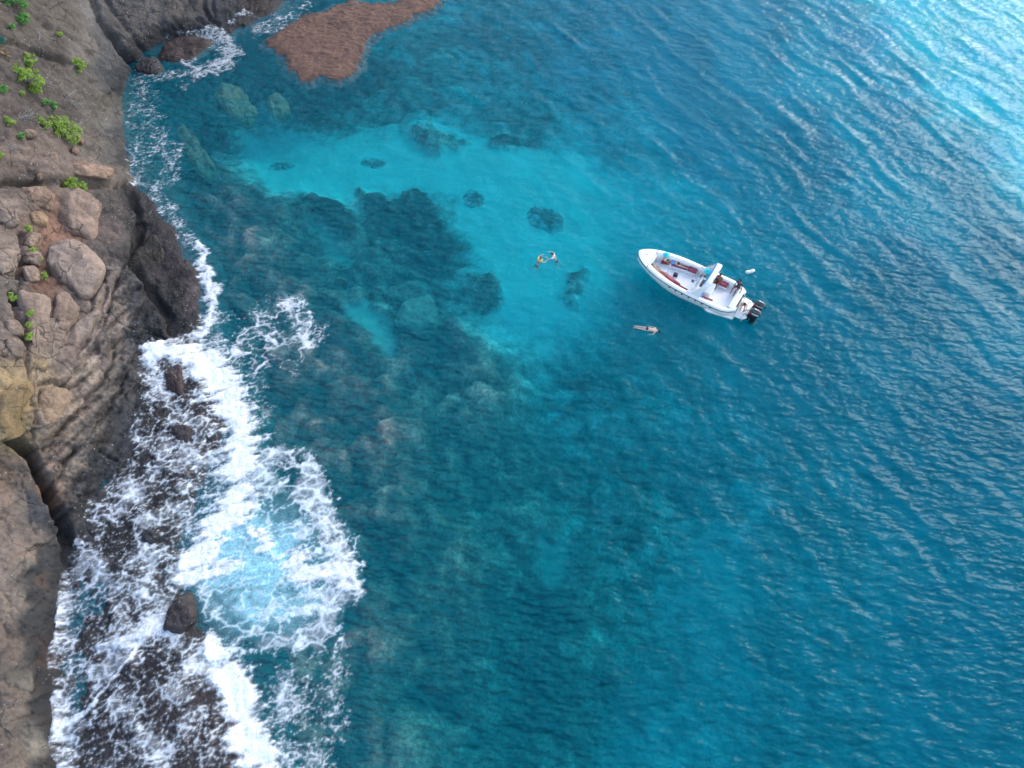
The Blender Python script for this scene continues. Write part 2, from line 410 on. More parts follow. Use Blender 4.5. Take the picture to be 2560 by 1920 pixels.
# ---------------------------------------------------------------- seabed
BED = [  # px, py, depth, r, g, b, sand
    (700, 380, 4.2, .50, .50, .42, 1), (850, 440, 4.0, .55, .54, .46, 1), (1050, 400, 4.0, .56, .55, .47, 1), (1250, 440, 4.1, .56, .55, .47, 1),
    (1280, 560, 4.1, .56, .55, .47, 1), (1400, 480, 4.3, .54, .53, .45, 1), (1420, 660, 4.5, .44, .43, .37, 1), (1330, 730, 4.4, .52, .5, .44, 1),
    (1520, 520, 5.4, .30, .30, .26, 1), (1640, 430, 6.0, .30, .30, .26, .8), (1560, 300, 6.5, .24, .25, .23, .7), (1300, 280, 5.5, .22, .23, .19, .4),
    (1100, 180, 5.5, .22, .24, .2, .5), (1250, 80, 6.5, .20, .22, .19, .5), (1450, 120, 7.5, .2, .21, .2, .7), (1700, 120, 8, .22, .23, .22, .9),
    (1850, 60, 7.0, .30, .31, .28, 1), (1750, 300, 8, .22, .23, .22, .9), (2000, 400, 8, .22, .23, .21, .9), (2250, 700, 8, .22, .23, .22, .9),
    (2000, 900, 8, .2, .21, .2, .9), (2400, 1100, 8.5, .2, .21, .2, .9), (2450, 1700, 8.5, .2, .21, .2, .9), (1900, 1400, 7.5, .2, .21, .19, .7),
    (1850, 1450, 6.5, .26, .27, .24, .9), (1650, 1850, 7, .22, .23, .2, .7), (2000, 1750, 7.5, .2, .21, .19, .7),
    (1620, 800, 7, .17, .18, .16, .8), (1800, 1150, 7.5, .19, .2, .18, .6), (1500, 1000, 6.2, .17, .18, .15, .3), (1550, 1300, 6.2, .15, .165, .13, .2),
    (1400, 1500, 5.5, .13, .145, .10, .1), (1350, 1780, 5.5, .10, .11, .08, 0), (1250, 1250, 4, .12, .13, .09, .1), (1150, 1000, 2.6, .12, .125, .09, 0),
    (1100, 1450, 2.7, .11, .12, .08, 0), (1050, 1750, 3.2, .09, .095, .065, 0), (900, 1150, 1.7, .15, .115, .08, 0), (900, 1350, 1.9, .13, .105, .072, 0),
    (800, 950, 1.6, .14, .105, .078, 0), (650, 650, 1.6, .13, .10, .078, 0), (700, 780, 1.6, .13, .10, .078, 0), (560, 560, 1.8, .12, .095, .075, 0),
    (950, 700, 3.4, .12, .125, .10, .1), (1050, 620, 4.2, .10, .105, .09, 0), (800, 580, 3.0, .13, .13, .1, .1), (900, 1600, 1.9, .12, .095, .065, 0), (880, 1850, 1.9, .12, .095, .065, 0),
    (420, 250, 4.0, .05, .055, .05, 0), (520, 330, 4.2, .06, .065, .055, 0), (620, 160, 4.5, .05, .055, .05, 0), (780, 270, 4.8, .08, .09, .07, 0), (950, 230, 5, .13, .15, .12, .3),
    (2250, 120, 2.0, .66, .65, .56, 1), (2450, 120, 1.7, .70, .69, .6, 1), (2350, 300, 2.2, .64, .63, .55, 1), (2520, 450, 2.2, .62, .62, .54, 1), (2150, 20, 2.0, .64, .64, .55, 1), (2700, 500, 2.0, .66, .65, .56, 1),
    (2080, 130, 5.5, .34, .35, .32, 1), (2200, 330, 6.0, .32, .33, .3, 1), (2350, 470, 6.0, .32, .33, .3, 1), (2520, 680, 6.5, .28, .29, .27, 1),
]
SAND = [  # sand-floored patches with crisp edges: outline, depth, colour
    ([(600, 345), (700, 318), (800, 335), (930, 330), (1060, 330), (1180, 352), (1300, 365), (1430, 400), (1540, 450), (1570, 520), (1520, 600), (1500, 700), (1440, 750), (1350, 775), (1270, 750), (1215, 690), (1150, 600), (1115, 520), (1075, 488), (985, 505), (900, 492), (880, 530), (905, 570), (850, 540), (760, 520), (690, 530), (650, 480), (600, 430), (590, 390)], 70, (.64, .67, .54)),
    ([(878, 792), (925, 788), (985, 850), (1003, 900), (998, 945), (955, 905), (905, 850)], 20, (.36, .37, .31)),
    ([(770, 572), (800, 570), (850, 620), (905, 690), (915, 720), (860, 690), (800, 630)], 26, (.22, .23, .19)),
    ([(2000, -400), (2030, 20), (2100, 110), (2200, 220), (2300, 330), (2420, 440), (2600, 590), (3200, 900), (3200, -400)], 90, (.80, .80, .70)),
    ([(1760, 1330), (1850, 1340), (1900, 1470), (1880, 1560), (1800, 1500)], 70, (.30, .31, .27)),
    ([(1340, 1330), (1440, 1350), (1420, 1460), (1350, 1440)], 60, (.24, .26, .21)),
]
REEF = [  # dark weed- and coral-covered ground inside or beside the sand
    ([(740, 545), (780, 522), (850, 535), (900, 575), (915, 640), (880, 640), (840, 600), (790, 575), (760, 590)], 12, (.07, .075, .06)),
    ([(900, 500), (985, 515), (1060, 500), (1090, 520), (1110, 590), (1130, 640), (1080, 680), (980, 660), (920, 600), (905, 550)], 18, (.08, .085, .07)),
    ([(1030, 330), (1120, 345), (1160, 375), (1090, 390), (1040, 372)], 25, (.2, .21, .17)),
    ([(1240, 320), (1330, 330), (1310, 365), (1230, 355)], 25, (.16, .17, .14)),
    ([(1420, 690), (1455, 680), (1460, 740), (1430, 770), (1410, 740)], 30, (.38, .39, .33)),
    ([(1180, 700), (1230, 690), (1260, 760), (1200, 790), (1150, 760)], 26, (.16, .17, .14)),
    ([(1010, 880), (1150, 830), (1200, 950), (1100, 1000), (1020, 960)], 30, (.055, .065, .06)),
    ([(820, 905), (920, 915), (980, 960), (930, 975), (830, 950)], 20, (.05, .055, .05)),
    ([(1300, 1440), (1390, 1480), (1410, 1600), (1350, 1760), (1310, 1640)], 45, (.045, .05, .045)),
    ([(1500, 1200), (1600, 1220), (1640, 1330), (1560, 1340)], 50, (.10, .11, .09)),
]
xs, ys = sheet_axes(-52, 62, 0, 86, 0.3)
X, Y = np.meshgrid(xs, ys)
PX, PY = proj(X, Y, np.full_like(X, -4.5))
PX = np.clip(PX, -1500, 4200); PY = np.clip(PY, -1200, 3000)
wob = 26
PXw = PX + wob * fbm(X * 0.35, Y * 0.35, o=4, seed=61); PYw = PY + wob * fbm(X * 0.35, Y * 0.35, o=4, seed=62)
BED = [(p[0], p[1], p[2]) + tuple(c * ((1.7 if p[1] < 650 else 1.15) if p[6] > .5 and p[2] > 4.8 else (1.15 if p[2] < 3.1 else 1.25)) for c in p[3:6]) + (p[6],) for p in BED]
b = idw(PXw, PYw, BED, 4.0, 55)
depth, bc, sand = b[..., 0], b[..., 1:4], b[..., 4]
edge_n = fbm(X * 1.3, Y * 1.3, o=4, seed=65)
for pts, w, c in SAND:
    m = sst(-w * 0.5, w * 0.5, poly_sd(PXw, PYw, pts) + edge_n * min(w, 30))
    bc = bc * (1 - m[..., None]) + m[..., None] * np.array(c); sand = np.maximum(sand, m)
for pts, w, c in REEF:
    m = sst(-w * 0.5, w * 0.5, poly_sd(PXw, PYw, pts) + edge_n * w * 0.9)
    bc = bc * (1 - m[..., None]) + m[..., None] * np.array(c); sand = sand * (1 - m); depth = depth - 0.35 * m
rough = (1 - sand)
patch = fbm(X * 0.22, Y * 0.22, o=5, seed=70)
bc = bc * (1 + rough[..., None] * 1.5 * patch[..., None] + 0.25 * patch[..., None])
mott = fbm(X * 0.9, Y * 0.9, o=4, seed=71)
bc = np.clip(bc * (1 + rough[..., None] * 1.7 * mott[..., None]), 0.03, 0.75)
cwx = X / 2.7 + 0.7 * fbm(X * .3, Y * .3, o=3, seed=81); cwy = Y / 2.7 + 0.7 * fbm(X * .3, Y * .3, o=3, seed=82)
k1, k2 = worley(cwx, cwy, 83); ke = k2 - k1; kc = facets(cwx, cwy, 83); gap = sst(0.0, 0.4, ke)
bc = bc * (1 - rough[..., None] * np.array([-.1, .38, .38]))
bc = bc * (1 + rough[..., None] * (((0.6 + 0.55 * gap) * (1 + 0.9 * kc)) - 1)[..., None])  # crevice shade painted in: reef colour darker in the gaps between blocks
# olive algae on the shallow rock
olive = np.clip(rough * (0.5 + patch), 0, 1)[..., None] * 0.35
bc = bc * (1 - olive) + olive * bc * np.array([2.6, 0.95, 0.72])
Zb = -depth + rough * (0.9 * fbm(X * 0.3, Y * 0.3, o=5, seed=75) + 0.25 * mott + 0.5 * gap) + 0.08 * perlin(X * 0.5, Y * 0.5, seed=76)
Zb = np.minimum(Zb, -0.9)
me = mesh_np('seabed', np.stack([X, Y, Zb], -1), grid_faces(len(xs), len(ys)))
colattr(me, np.concatenate([bc, sand[..., None]], -1).reshape(-1, 4))
tag(obj('seabed', me, M['bed']), kind='structure')

# ---------------------------------------------------------------- cliff
CL = [  # px, py, height above the sea
    (-400, -400, 15), (0, -400, 12), (300, -400, 9), (600, -400, 7), (900, -400, 6), (-400, 200, 14), (-400, 800, 10), (-400, 1400, 6), (-400, 2200, 3.5),
    (0, 0, 9.8), (60, 0, 8.8), (130, 0, 7.2), (210, 0, 5.0), (235, 0, 4.2), (300, 0, 3.3), (400, 0, 2.3), (470, 0, 2.0), (560, 0, 1.3), (620, 0, .5), (700, 0, .15), (780, 0, -.8),
    (0, 120, 9.2), (80, 110, 7.6), (160, 100, 6.0), (235, 100, 4.0), (265, 100, 2.7), (330, 100, 1.6), (390, 60, 1.4), (470, 60, .9), (560, 55, .35), (620, 60, .15), (690, 45, -.1),
    (423, 94, .05), (380, 120, .0), (336, 163, .0), (315, 203, .0), (302, 240, .0), (304, 290, .0), (500, 95, .0), (560, 100, .0), (450, 130, -.2),
    (0, 260, 8.4), (80, 230, 6.9), (160, 220, 5.1), (230, 220, 3.3), (278, 220, 2.1), (295, 220, .9), (-100, 330, 9),
    (0, 380, 7.8), (80, 360, 6.2), (160, 340, 4.4), (230, 340, 2.8), (290, 340, 1.2), (304, 345, .3), (312, 330, -.3), (310, 385, .1), (300, 400, .8), (325, 430, -.05),
    (0, 480, 7.3), (100, 470, 5.2), (200, 460, 3.2), (290, 460, 1.6), (312, 470, 1.2), (328, 475, .15), (350, 480, .12),
    (0, 600, 6.8), (100, 580, 4.7), (200, 580, 3.1), (300, 570, 1.9), (335, 560, 1.4), (352, 565, .2), (400, 570, .25), (440, 590, .12),
    (0, 740, 6.4), (100, 740, 4.5), (200, 720, 2.9), (280, 700, 2.1), (335, 650, 1.3), (355, 655, .1), (360, 700, 1.0), (385, 720, .1), (430, 680, .2), (480, 680, .15), (500, 730, .12),
    (0, 880, 6.0), (100, 880, 4.2), (200, 860, 2.5), (300, 820, 1.5), (400, 790, .8), (425, 810, .6), (440, 815, .1), (470, 790, .2), (500, 820, .12), (420, 860, .3), (380, 890, .2),
    (0, 1020, 5.4), (80, 1010, 4.1), (180, 980, 2.4), (260, 960, 1.4), (330, 940, .6), (356, 930, .15), (345, 990, .2), (300, 1060, .2),
    (0, 1110, 4.8), (60, 1105, 3.4), (130, 1120, 2.3), (200, 1110, 1.4), (260, 1110, .6), (290, 1120, .18),
    (130, 1200, 1.7), (200, 1210, .9), (250, 1200, .2), (165, 1290, 1.0), (220, 1290, .15), (180, 1360, .5), (205, 1370, .18), (195, 1430, .15),
    (-100, 1300, 4.2), (0, 1200, 3.0), (60, 1210, 2.5), (95, 1270, 2.1), (100, 1340, 2.2), (60, 1420, 2.9), (0, 1400, 3.4), (0, 1600, 3.2), (64, 1480, 2.8), (72, 1560, 2.4), (0, 1800, 2.6), (80, 1640, 2.0), (92, 1720, 1.6), (105, 1800, 1.25), (116, 1900, 1.1), (0, 1920, 2.2), (124, 2000, 1.0), (0, 2200, 2.0), (130, 2200, .9),
    (150, 1370, .7), (120, 1420, 1.2), (165, 1440, .2), (155, 1500, .15), (110, 1520, 1.2), (148, 1560, .1), (112, 1620, .8), (140, 1660, .1), (112, 1700, .75), (135, 1760, .12), (124, 1830, .5), (138, 1860, .12), (145, 1960, .12), (155, 2200, .12),
    # wave-washed shelf and its outer drop
    (400, 1000, 0.24), (480, 950, 0.24), (520, 1050, 0.24), (350, 1100, 0.24), (450, 1150, 0.24), (300, 1250, 0.24), (420, 1280, 0.22), (250, 1400, 0.24), (350, 1450, 0.24), (220, 1600, 0.21), (350, 1650, 0.24), (480, 1620, 0.24), (250, 1800, 0.23), (400, 1800, 0.27), (520, 1780, 0.24), (560, 1900, 0.24), (400, 2100, 0.24), (560, 2200, 0.20),
    (540, 920, -0.10), (590, 1050, -0.20), (560, 1200, -0.25), (530, 1350, -0.30), (540, 1500, -0.40), (590, 1650, -0.25), (640, 1800, -0.35), (680, 1920, -0.40), (720, 2200, -0.50),
    (350, 420, -.3), (345, 300, -.8), (350, 220, -1.2), (400, 480, -.4), (460, 560, -.5), (530, 640, -.9), (550, 740, -1.1), (560, 850, -1.2), (620, 950, -1.3), (680, 1050, -1.5), (700, 1200, -1.6), (680, 1350, -1.5), (690, 1500, -1.5), (720, 1650, -1.5), (760, 1900, -1.7),
    (420, 330, -2.6), (430, 230, -3), (480, 430, -2.8), (560, 560, -3.2), (640, 700, -3.4), (680, 850, -3.6), (760, 1000, -4), (830, 1200, -4.4), (820, 1400, -4.4), (850, 1600, -4.6), (900, 1900, -5), (900, 2250, -5.5), (940, 900, -6.5), (940, 500, -7), (940, 200, -8), (700, 300, -6.5), (560, 200, -3.4), (700, 120, -4), (800, 60, -4.5), (940, 40, -6.5), (940, -400, -5), (620, 110, -1.2), (720, 60, -1.2), (600, 400, -6),
]
CLa = np.array(CL, float)
def rbf_fit(c):
    P_ = c[:, :2] / 1000; d = np.hypot(P_[:, None, 0] - P_[None, :, 0], P_[:, None, 1] - P_[None, :, 1])
    n = len(c); A = np.zeros((n + 3, n + 3)); A[:n, :n] = d - 0.002 * np.eye(n)
    A[:n, n] = 1; A[:n, n + 1:] = P_; A[n, :n] = 1; A[n + 1:, :n] = P_.T
    return P_, np.linalg.solve(A, np.concatenate([c[:, 2], [0, 0, 0]]))
_P, _w = rbf_fit(CLa)
def cliff_h(px, py):
    px = np.asarray(px, float); py = np.asarray(py, float); sh = px.shape
    x = px.ravel() / 1000; y = py.ravel() / 1000; out = np.full(x.shape, _w[-3]) + _w[-2] * x + _w[-1] * y
    for k in range(len(_P)): out += _w[k] * np.hypot(x - _P[k, 0], y - _P[k, 1])
    return out.reshape(sh)

CRACKS = [  # polyline in the photograph, half width px, depth m
    ([(316, 470), (335, 500), (348, 540), (352, 575), (338, 620), (340, 655), (362, 705), (395, 755), (425, 790), (430, 830)], 9, .75),
    ([(30, 1095), (75, 1130), (112, 1200), (140, 1265), (165, 1330), (176, 1400), (184, 1470)], 13, 1.7),
    ([(222, -30), (250, 42), (282, 85), (310, 130), (345, 172)], 8, .8), ([(258, -20), (300, 48), (342, 100), (372, 140)], 6, .35),
    ([(506, -20), (512, 20), (524, 48), (545, 60)], 6, .3), ([(430, 45), (455, 75), (440, 95)], 5, .25), ([(530, -10), (535, 40)], 5, .25),
    ([(-20, 98), (30, 104), (70, 118), (120, 140), (170, 158)], 7, .5), ([(0, 455), (90, 458), (180, 455), (230, 462), (290, 458)], 9, .7),
    ([(55, 585), (58, 640), (54, 700), (50, 760), (35, 740)], 6, .6), ([(30, 730), (45, 800), (62, 850), (66, 900), (72, 930)], 6, .6),
    ([(160, 860), (185, 800), (225, 770), (240, 720), (262, 680)], 6, .35), ([(205, 870), (240, 830), (270, 760), (300, 690)], 5, .3),
    ([(175, 950), (215, 900), (245, 870)], 6, .35), ([(100, 960), (140, 955), (180, 965), (200, 940)], 6, .5),
    ([(70, 935), (80, 1000), (90, 1050), (82, 1100)], 4, .4),
    ([(362, 855), (380, 845), (400, 835), (415, 850)], 4, .3), ([(250, 1130), (270, 1140), (290, 1150)], 4, .2), ([(200, 1240), (230, 1225), (260, 1200)], 4, .25),
    ([(110, 1130), (160, 1070), (215, 1010), (262, 940), (290, 880)], 4, .4), ([(150, 1180), (200, 1110), (255, 1050), (300, 980), (318, 930)], 4, .35),
    ([(235, 860), (262, 800), (285, 735), (300, 680), (330, 640)], 4, .35), ([(190, 900), (215, 850), (250, 790), (270, 720)], 4, .35), ([(60, 20), (110, 60), (180, 90), (240, 150), (285, 230)], 4, .22),
    ([(255, 310), (285, 335), (300, 370)], 6, .25), ([(125, 335), (150, 330), (118, 270), (95, 245)], 5, .25),
]
us = np.arange(-420, 946, 3.4); vs = np.arange(-420, 2262, 3.4)
cu = np.arange(-420, 960, 10.0); cv = np.arange(-420, 2280, 10.0)
CU, CV = np.meshgrid(cu, cv); HC = cliff_h(CU, CV)
U, V = np.meshgrid(us, vs)
def h_lookup(u, v):
    fu = np.clip((np.asarray(u, float) + 420) / 10, 0, len(cu) - 1.001); fv = np.clip((np.asarray(v, float) + 420) / 10, 0, len(cv) - 1.001)
    i = fu.astype(int); j = fv.astype(int); a = fu - i; b_ = fv - j
    return (HC[j, i] * (1 - a) + HC[j, i + 1] * a) * (1 - b_) + (HC[j + 1, i] * (1 - a) + HC[j + 1, i + 1] * a) * b_
Hh = h_lookup(U, V)
P0 = at(U, V, Hh)
nx, ny, nz = P0[..., 0], P0[..., 1], P0[..., 2]
land = sst(-0.1, 0.9, Hh)
# terraces dipping towards the sea on the ramp
ter = fbm(nx * 0.35 + ny * 0.22, -nx * 0.9 + ny * 0.55 + nz * 0.6, o=4, seed=90)
tz = sst(880, 980, V + (U - 150) * 0.9) * (1 - sst(1330, 1430, V + U * 0.3)) * sst(60, 140, U)
tz2 = sst(600, 700, V) * sst(200, 270, U) * (1 - sst(880, 980, V))
tq = ter * 4.0; tstep = (np.floor(tq) + sst(0.62, 0.98, tq - np.floor(tq))) / 4.0 - ter
disp = 0.42 * land * fbm(nx * 0.33, ny * 0.33, nz * 0.33, o=5, seed=91, gain=0.55)
disp += (0.08 + 0.05 * land) * fbm(nx * 1.3, ny * 1.3, nz * 1.3, o=4, seed=92, gain=0.55)
disp += 0.16 * land * (np.abs(fbm(nx * 0.9, ny * 0.9, nz * 0.9, o=5, seed=89, gain=0.6)) - 0.15)
rid = 1 - np.abs(fbm(nx * 0.55, ny * 0.55, nz * 0.55, o=4, seed=93)) * 3.2
disp -= 0.16 * land * np.clip(rid, 0, 1) ** 6
disp += tstep * 0.9 * np.clip(tz + 0.7 * tz2, 0, 1) * land
for pts, w, dep in CRACKS:
    wv = 5 * perlin(U * 0.03, V * 0.03, seed=95)
    d, _ = seg_dist(U + wv, V + wv, pts)
    disp -= dep * np.exp(-(d / w) ** 2 * 1.2)
fwx = nx + 0.5 * fbm(nx * .7, ny * .7, nz * .7, o=3, seed=141); fwy = ny + 0.8 * nz + 0.5 * fbm(nx * .7, ny * .7, nz * .7, o=3, seed=142)
fz_ = (0.45 + 0.55 * sst(380, 480, V)) * (1 - 0.75 * sst(1330, 1430, V))
disp += land * fz_ * (0.34 * facets(fwx * 0.42, fwy * 0.62, 150) + 0.15 * facets(fwx * 1.1, fwy * 1.5, 151) + 0.06 * facets(fwx * 2.8, fwy * 3.4, 152))
disp += (1 - land) * sst(-1.2, -0.1, Hh) * 0.10 * facets(fwx * 0.9, fwy * 0.9, 153)
# tide-washed shelf: blocky, pitted
shelf = (1 - land) * sst(-1.2, -0.3, Hh)
disp += shelf * 0.15 * fbm(nx * 0.6, ny * 0.6, o=5, seed=96, gain=0.6)
gu = np.gradient(P0, axis=1); gv = np.gradient(P0, axis=0)
N = np.cross(gv, gu); N /= np.linalg.norm(N, axis=-1, keepdims=True) + 1e-9
P1 = P0 + N * disp[..., None]
pool = (U < 470) & (V > 455) & (V < 850) & (P1[..., 2] < 0.07) & (seg_dist(U, V, CRACKS[[c[1] for c in CRACKS].index(9)][0])[0] < 24); P1[pool, 2] = 0.07
fis = (U < 200) & (V > 1080) & (V < 1480) & (P1[..., 2] < 0.12); P1[fis, 2] = 0.12 + 0.05 * disp[fis]

CC = [  # px, py, colour, wetness
    (0, -200, .085, .072, .06, 0), (0, 20, .088, .075, .062, 0), (100, 60, .092, .08, .068, 0), (180, 50, .105, .092, .078, 0), (210, 110, .12, .108, .096, 0), (130, 130, .082, .072, .064, 0),
    (225, 30, .11, .108, .104, 0), (255, 70, .085, .086, .088, 0), (280, 150, .075, .08, .085, .1), (300, 200, .05, .056, .064, .3), (300, 60, .085, .08, .077, 0), (340, 60, .082, .079, .078, 0), (360, 130, .05, .05, .055, .3), (400, 20, .105, .098, .09, 0), (440, 20, .13, .105, .085, 0), (470, 40, .10, .088, .078, 0), (430, 70, .06, .058, .062, .3), (500, 60, .05, .049, .054, .5), (560, 30, .065, .062, .066, .4), (640, 15, .05, .03, .02, .8), (600, 70, .035, .025, .024, .9), (700, 20, .05, .042, .042, .8),
    (60, 200, .08, .07, .062, 0), (200, 230, .10, .09, .078, 0), (250, 270, .105, .096, .083, 0), (285, 300, .11, .108, .098, 0), (298, 330, .07, .072, .072, .2), (40, 300, .088, .072, .066, 0), (150, 280, .085, .074, .066, 0), (230, 360, .11, .097, .083, 0), (290, 380, .085, .084, .078, 0), (310, 390, .04, .035, .036, .7), (60, 380, .13, .10, .084, 0), (140, 400, .125, .098, .082, 0), (220, 420, .13, .105, .088, 0), (290, 430, .12, .10, .085, 0), (60, 458, .075, .064, .058, 0),
    (40, 520, .15, .12, .105, 0), (20, 620, .14, .118, .105, 0), (30, 720, .10, .09, .083, 0), (40, 800, .12, .098, .086, 0), (70, 560, .12, .088, .07, 0), (140, 575, .16, .09, .062, 0), (110, 690, .12, .07, .05, 0), (270, 520, .085, .076, .07, 0), (290, 580, .105, .082, .075, 0), (270, 640, .092, .08, .076, 0), (315, 600, .07, .068, .066, .1), (335, 680, .065, .064, .064, .15), (330, 500, .045, .038, .038, .5),
    (250, 740, .15, .12, .10, 0), (270, 700, .10, .085, .078, 0), (215, 800, .16, .13, .11, 0), (200, 780, .085, .075, .072, 0), (330, 760, .066, .068, .07, .15), (380, 790, .055, .058, .062, .3), (300, 780, .12, .10, .085, 0), (280, 850, .13, .108, .09, 0), (350, 850, .062, .063, .066, .2), (410, 840, .05, .046, .048, .5), (240, 870, .10, .085, .078, 0), (190, 880, .14, .112, .095, 0),
    (400, 560, .05, .034, .035, .7), (430, 630, .052, .036, .037, .7), (380, 600, .032, .024, .022, .8), (400, 690, .05, .034, .033, .8), (370, 640, .038, .028, .016, .9), (470, 660, .055, .036, .037, .8), (470, 740, .055, .036, .036, .8), (430, 780, .035, .027, .027, .8), (345, 540, .03, .027, .027, .6),  # last entry: undercut shade put into the rock colour
    (338, 610, .03, .026, .026, .5), (345, 665, .028, .024, .024, .5), (372, 715, .03, .026, .026, .5), (412, 772, .03, .026, .026, .5), (430, 810, .03, .026, .026, .5),  # shadow of the undercut painted as near-black rock along its gap
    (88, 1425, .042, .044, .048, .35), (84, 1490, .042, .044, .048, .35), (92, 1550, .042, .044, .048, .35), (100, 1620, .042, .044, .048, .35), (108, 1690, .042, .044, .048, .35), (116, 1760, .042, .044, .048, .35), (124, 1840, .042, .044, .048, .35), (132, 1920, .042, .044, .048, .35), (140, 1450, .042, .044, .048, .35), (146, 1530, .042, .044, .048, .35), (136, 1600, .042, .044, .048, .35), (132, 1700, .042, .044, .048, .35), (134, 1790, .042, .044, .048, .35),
    (40, 1000, .20, .15, .07, 0), (30, 1080, .15, .125, .07, 0), (100, 980, .19, .15, .10, 0), (150, 990, .17, .135, .10, 0), (130, 1050, .15, .12, .095, 0), (200, 970, .155, .125, .10, 0), (230, 930, .17, .14, .11, 0), (270, 960, .12, .105, .088, 0), (310, 960, .07, .068, .066, .2), (170, 1080, .13, .108, .088, 0), (230, 1080, .10, .09, .078, 0), (290, 1070, .055, .056, .06, .4), (130, 1150, .13, .10, .08, 0), (200, 1150, .11, .095, .08, 0), (250, 1150, .05, .052, .056, .4), (150, 1200, .14, .11, .085, 0), (125, 1230, .11, .07, .05, 0), (190, 1220, .06, .058, .06, .2), (230, 1200, .05, .05, .055, .5), (180, 1300, .055, .056, .062, .3), (220, 1290, .04, .04, .044, .6), (190, 1370, .05, .05, .055, .4),
    (0, 1180, .13, .095, .07, 0), (20, 1260, .16, .12, .095, 0), (70, 1200, .10, .085, .075, 0), (60, 1260, .12, .105, .09, 0), (90, 1250, .05, .06, .072, .1), (110, 1300, .045, .05, .06, .1), (90, 1340, .12, .10, .085, 0), (60, 1400, .13, .12, .10, 0), (20, 1400, .16, .125, .10, 0), (60, 1380, .17, .135, .11, 0), (30, 1500, .14, .115, .092, 0), (30, 1600, .125, .10, .082, 0), (60, 1500, .155, .13, .105, 0), (40, 1750, .125, .102, .082, 0), (80, 1700, .13, .122, .10, 0), (40, 1900, .12, .098, .08, 0), (105, 1850, .15, .14, .115, 0),  # dark bluish entries put the fissure wall's shade into its colour
    (110, 1400, .06, .064, .07, .2), (140, 1400, .05, .054, .062, .3), (100, 1480, .055, .056, .058, .2), (110, 1462, .085, .06, .05, .2), (130, 1500, .06, .06, .062, .3), (110, 1560, .045, .045, .048, .3), (115, 1612, .085, .058, .05, .2), (125, 1640, .08, .055, .046, .2), (105, 1700, .05, .042, .036, .3), (125, 1800, .06, .052, .046, .3), (130, 1900, .055, .048, .042, .4), (170, 1430, .045, .045, .05, .6),
    (400, 1000, .038, .03, .03, .9), (480, 1100, .045, .034, .036, .9), (350, 1200, .038, .032, .034, .9), (300, 1350, .035, .031, .034, .9), (250, 1500, .038, .036, .042, .9), (350, 1700, .045, .034, .038, .9), (450, 1780, .055, .038, .04, .9), (530, 1850, .05, .036, .038, .9), (250, 1800, .034, .028, .034, .9), (560, 1300, .05, .05, .05, .9), (600, 1700, .05, .045, .045, .9),
    (350, 300, .05, .045, .045, .5), (450, 450, .07, .065, .06, .5), (600, 650, .09, .082, .07, .5), (620, 850, .08, .075, .065, .5), (720, 1100, .09, .085, .07, .5), (720, 1450, .08, .078, .065, .5), (750, 1800, .075, .07, .06, .5), (900, 1300, .1, .1, .075, .3), (900, 700, .1, .095, .08, .3),
]
cw = 15
CX = U + cw * fbm(nx * 0.5, ny * 0.5, nz * 0.5, o=4, seed=98) * 1.6; CY = V + cw * fbm(nx * 0.5, ny * 0.5, nz * 0.5, o=4, seed=99) * 1.6
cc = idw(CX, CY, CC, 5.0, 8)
lay = fbm(nx * 0.5 + ny * 0.3, -nx * 1.6 + ny * 1.0 + nz * 1.4, o=4, seed=101)
cc[..., :3] *= (1 + 1.15 * lay * np.clip(tz + tz2, 0, 1))[..., None]
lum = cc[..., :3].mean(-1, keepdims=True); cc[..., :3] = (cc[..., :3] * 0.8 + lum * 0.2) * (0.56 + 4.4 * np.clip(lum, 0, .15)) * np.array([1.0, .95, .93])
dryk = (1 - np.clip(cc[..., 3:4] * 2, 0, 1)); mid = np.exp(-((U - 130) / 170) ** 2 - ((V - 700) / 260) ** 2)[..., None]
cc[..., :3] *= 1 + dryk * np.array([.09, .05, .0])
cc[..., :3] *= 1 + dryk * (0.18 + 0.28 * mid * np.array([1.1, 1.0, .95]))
tide = land * (1 - sst(0.35, 1.25, nz + 0.5 * fbm(nx * .4, ny * .4, nz * .4, o=4, seed=103))) * sst(.02, .3, nz + .3)
cc[..., :3] *= 1 - 0.45 * tide[..., None]; cc[..., 3] = np.maximum(cc[..., 3], 0.6 * tide)
cc = np.clip(cc, 0.010, 1)
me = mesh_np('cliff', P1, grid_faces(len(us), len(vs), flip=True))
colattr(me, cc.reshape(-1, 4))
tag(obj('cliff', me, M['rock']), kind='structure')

# ---------------------------------------------------------------- floating weed raft
WEED = [(650, 101), (664, 92), (682, 80), (711, 61), (755, 33), (805, 25), (842, 7), (880, -6), (930, 4), (985, 2), (1010, -30), (1060, -60), (1140, -60), (1102, 4), (1073, 29), (1022, 54), (968, 76), (928, 94), (914, 134), (900, 170), (870, 200), (842, 210), (820, 200), (798, 197), (780, 209), (755, 206), (730, 188), (715, 170), (697, 141), (682, 125), (664, 119)]
wp = at(np.array([p[0] for p in WEED]), np.array([p[1] for p in WEED]), 0.05)
x0, x1, y0, y1 = wp[:, 0].min() - .6, wp[:, 0].max() + .6, wp[:, 1].min() - .6, wp[:, 1].max() + .6
xs = np.arange(x0, x1, 0.085); ys = np.arange(y0, y1, 0.085); X, Y = np.meshgrid(xs, ys)
sd_ = poly_sd(X + 0.5 * fbm(X * .6, Y * .6, o=3, seed=111), Y + 0.5 * fbm(X * .6, Y * .6, o=3, seed=112), [tuple(p[:2]) for p in wp]) + 0.55 * fbm(X * 1.6, Y * 1.6, o=5, seed=113)
rise = sst(0, 1.4, sd_)
wx = X + 0.9 * fbm(X * 0.3, Y * 0.3, o=3, seed=115); wy = Y + 0.9 * fbm(X * 0.3, Y * 0.3, o=3, seed=116)
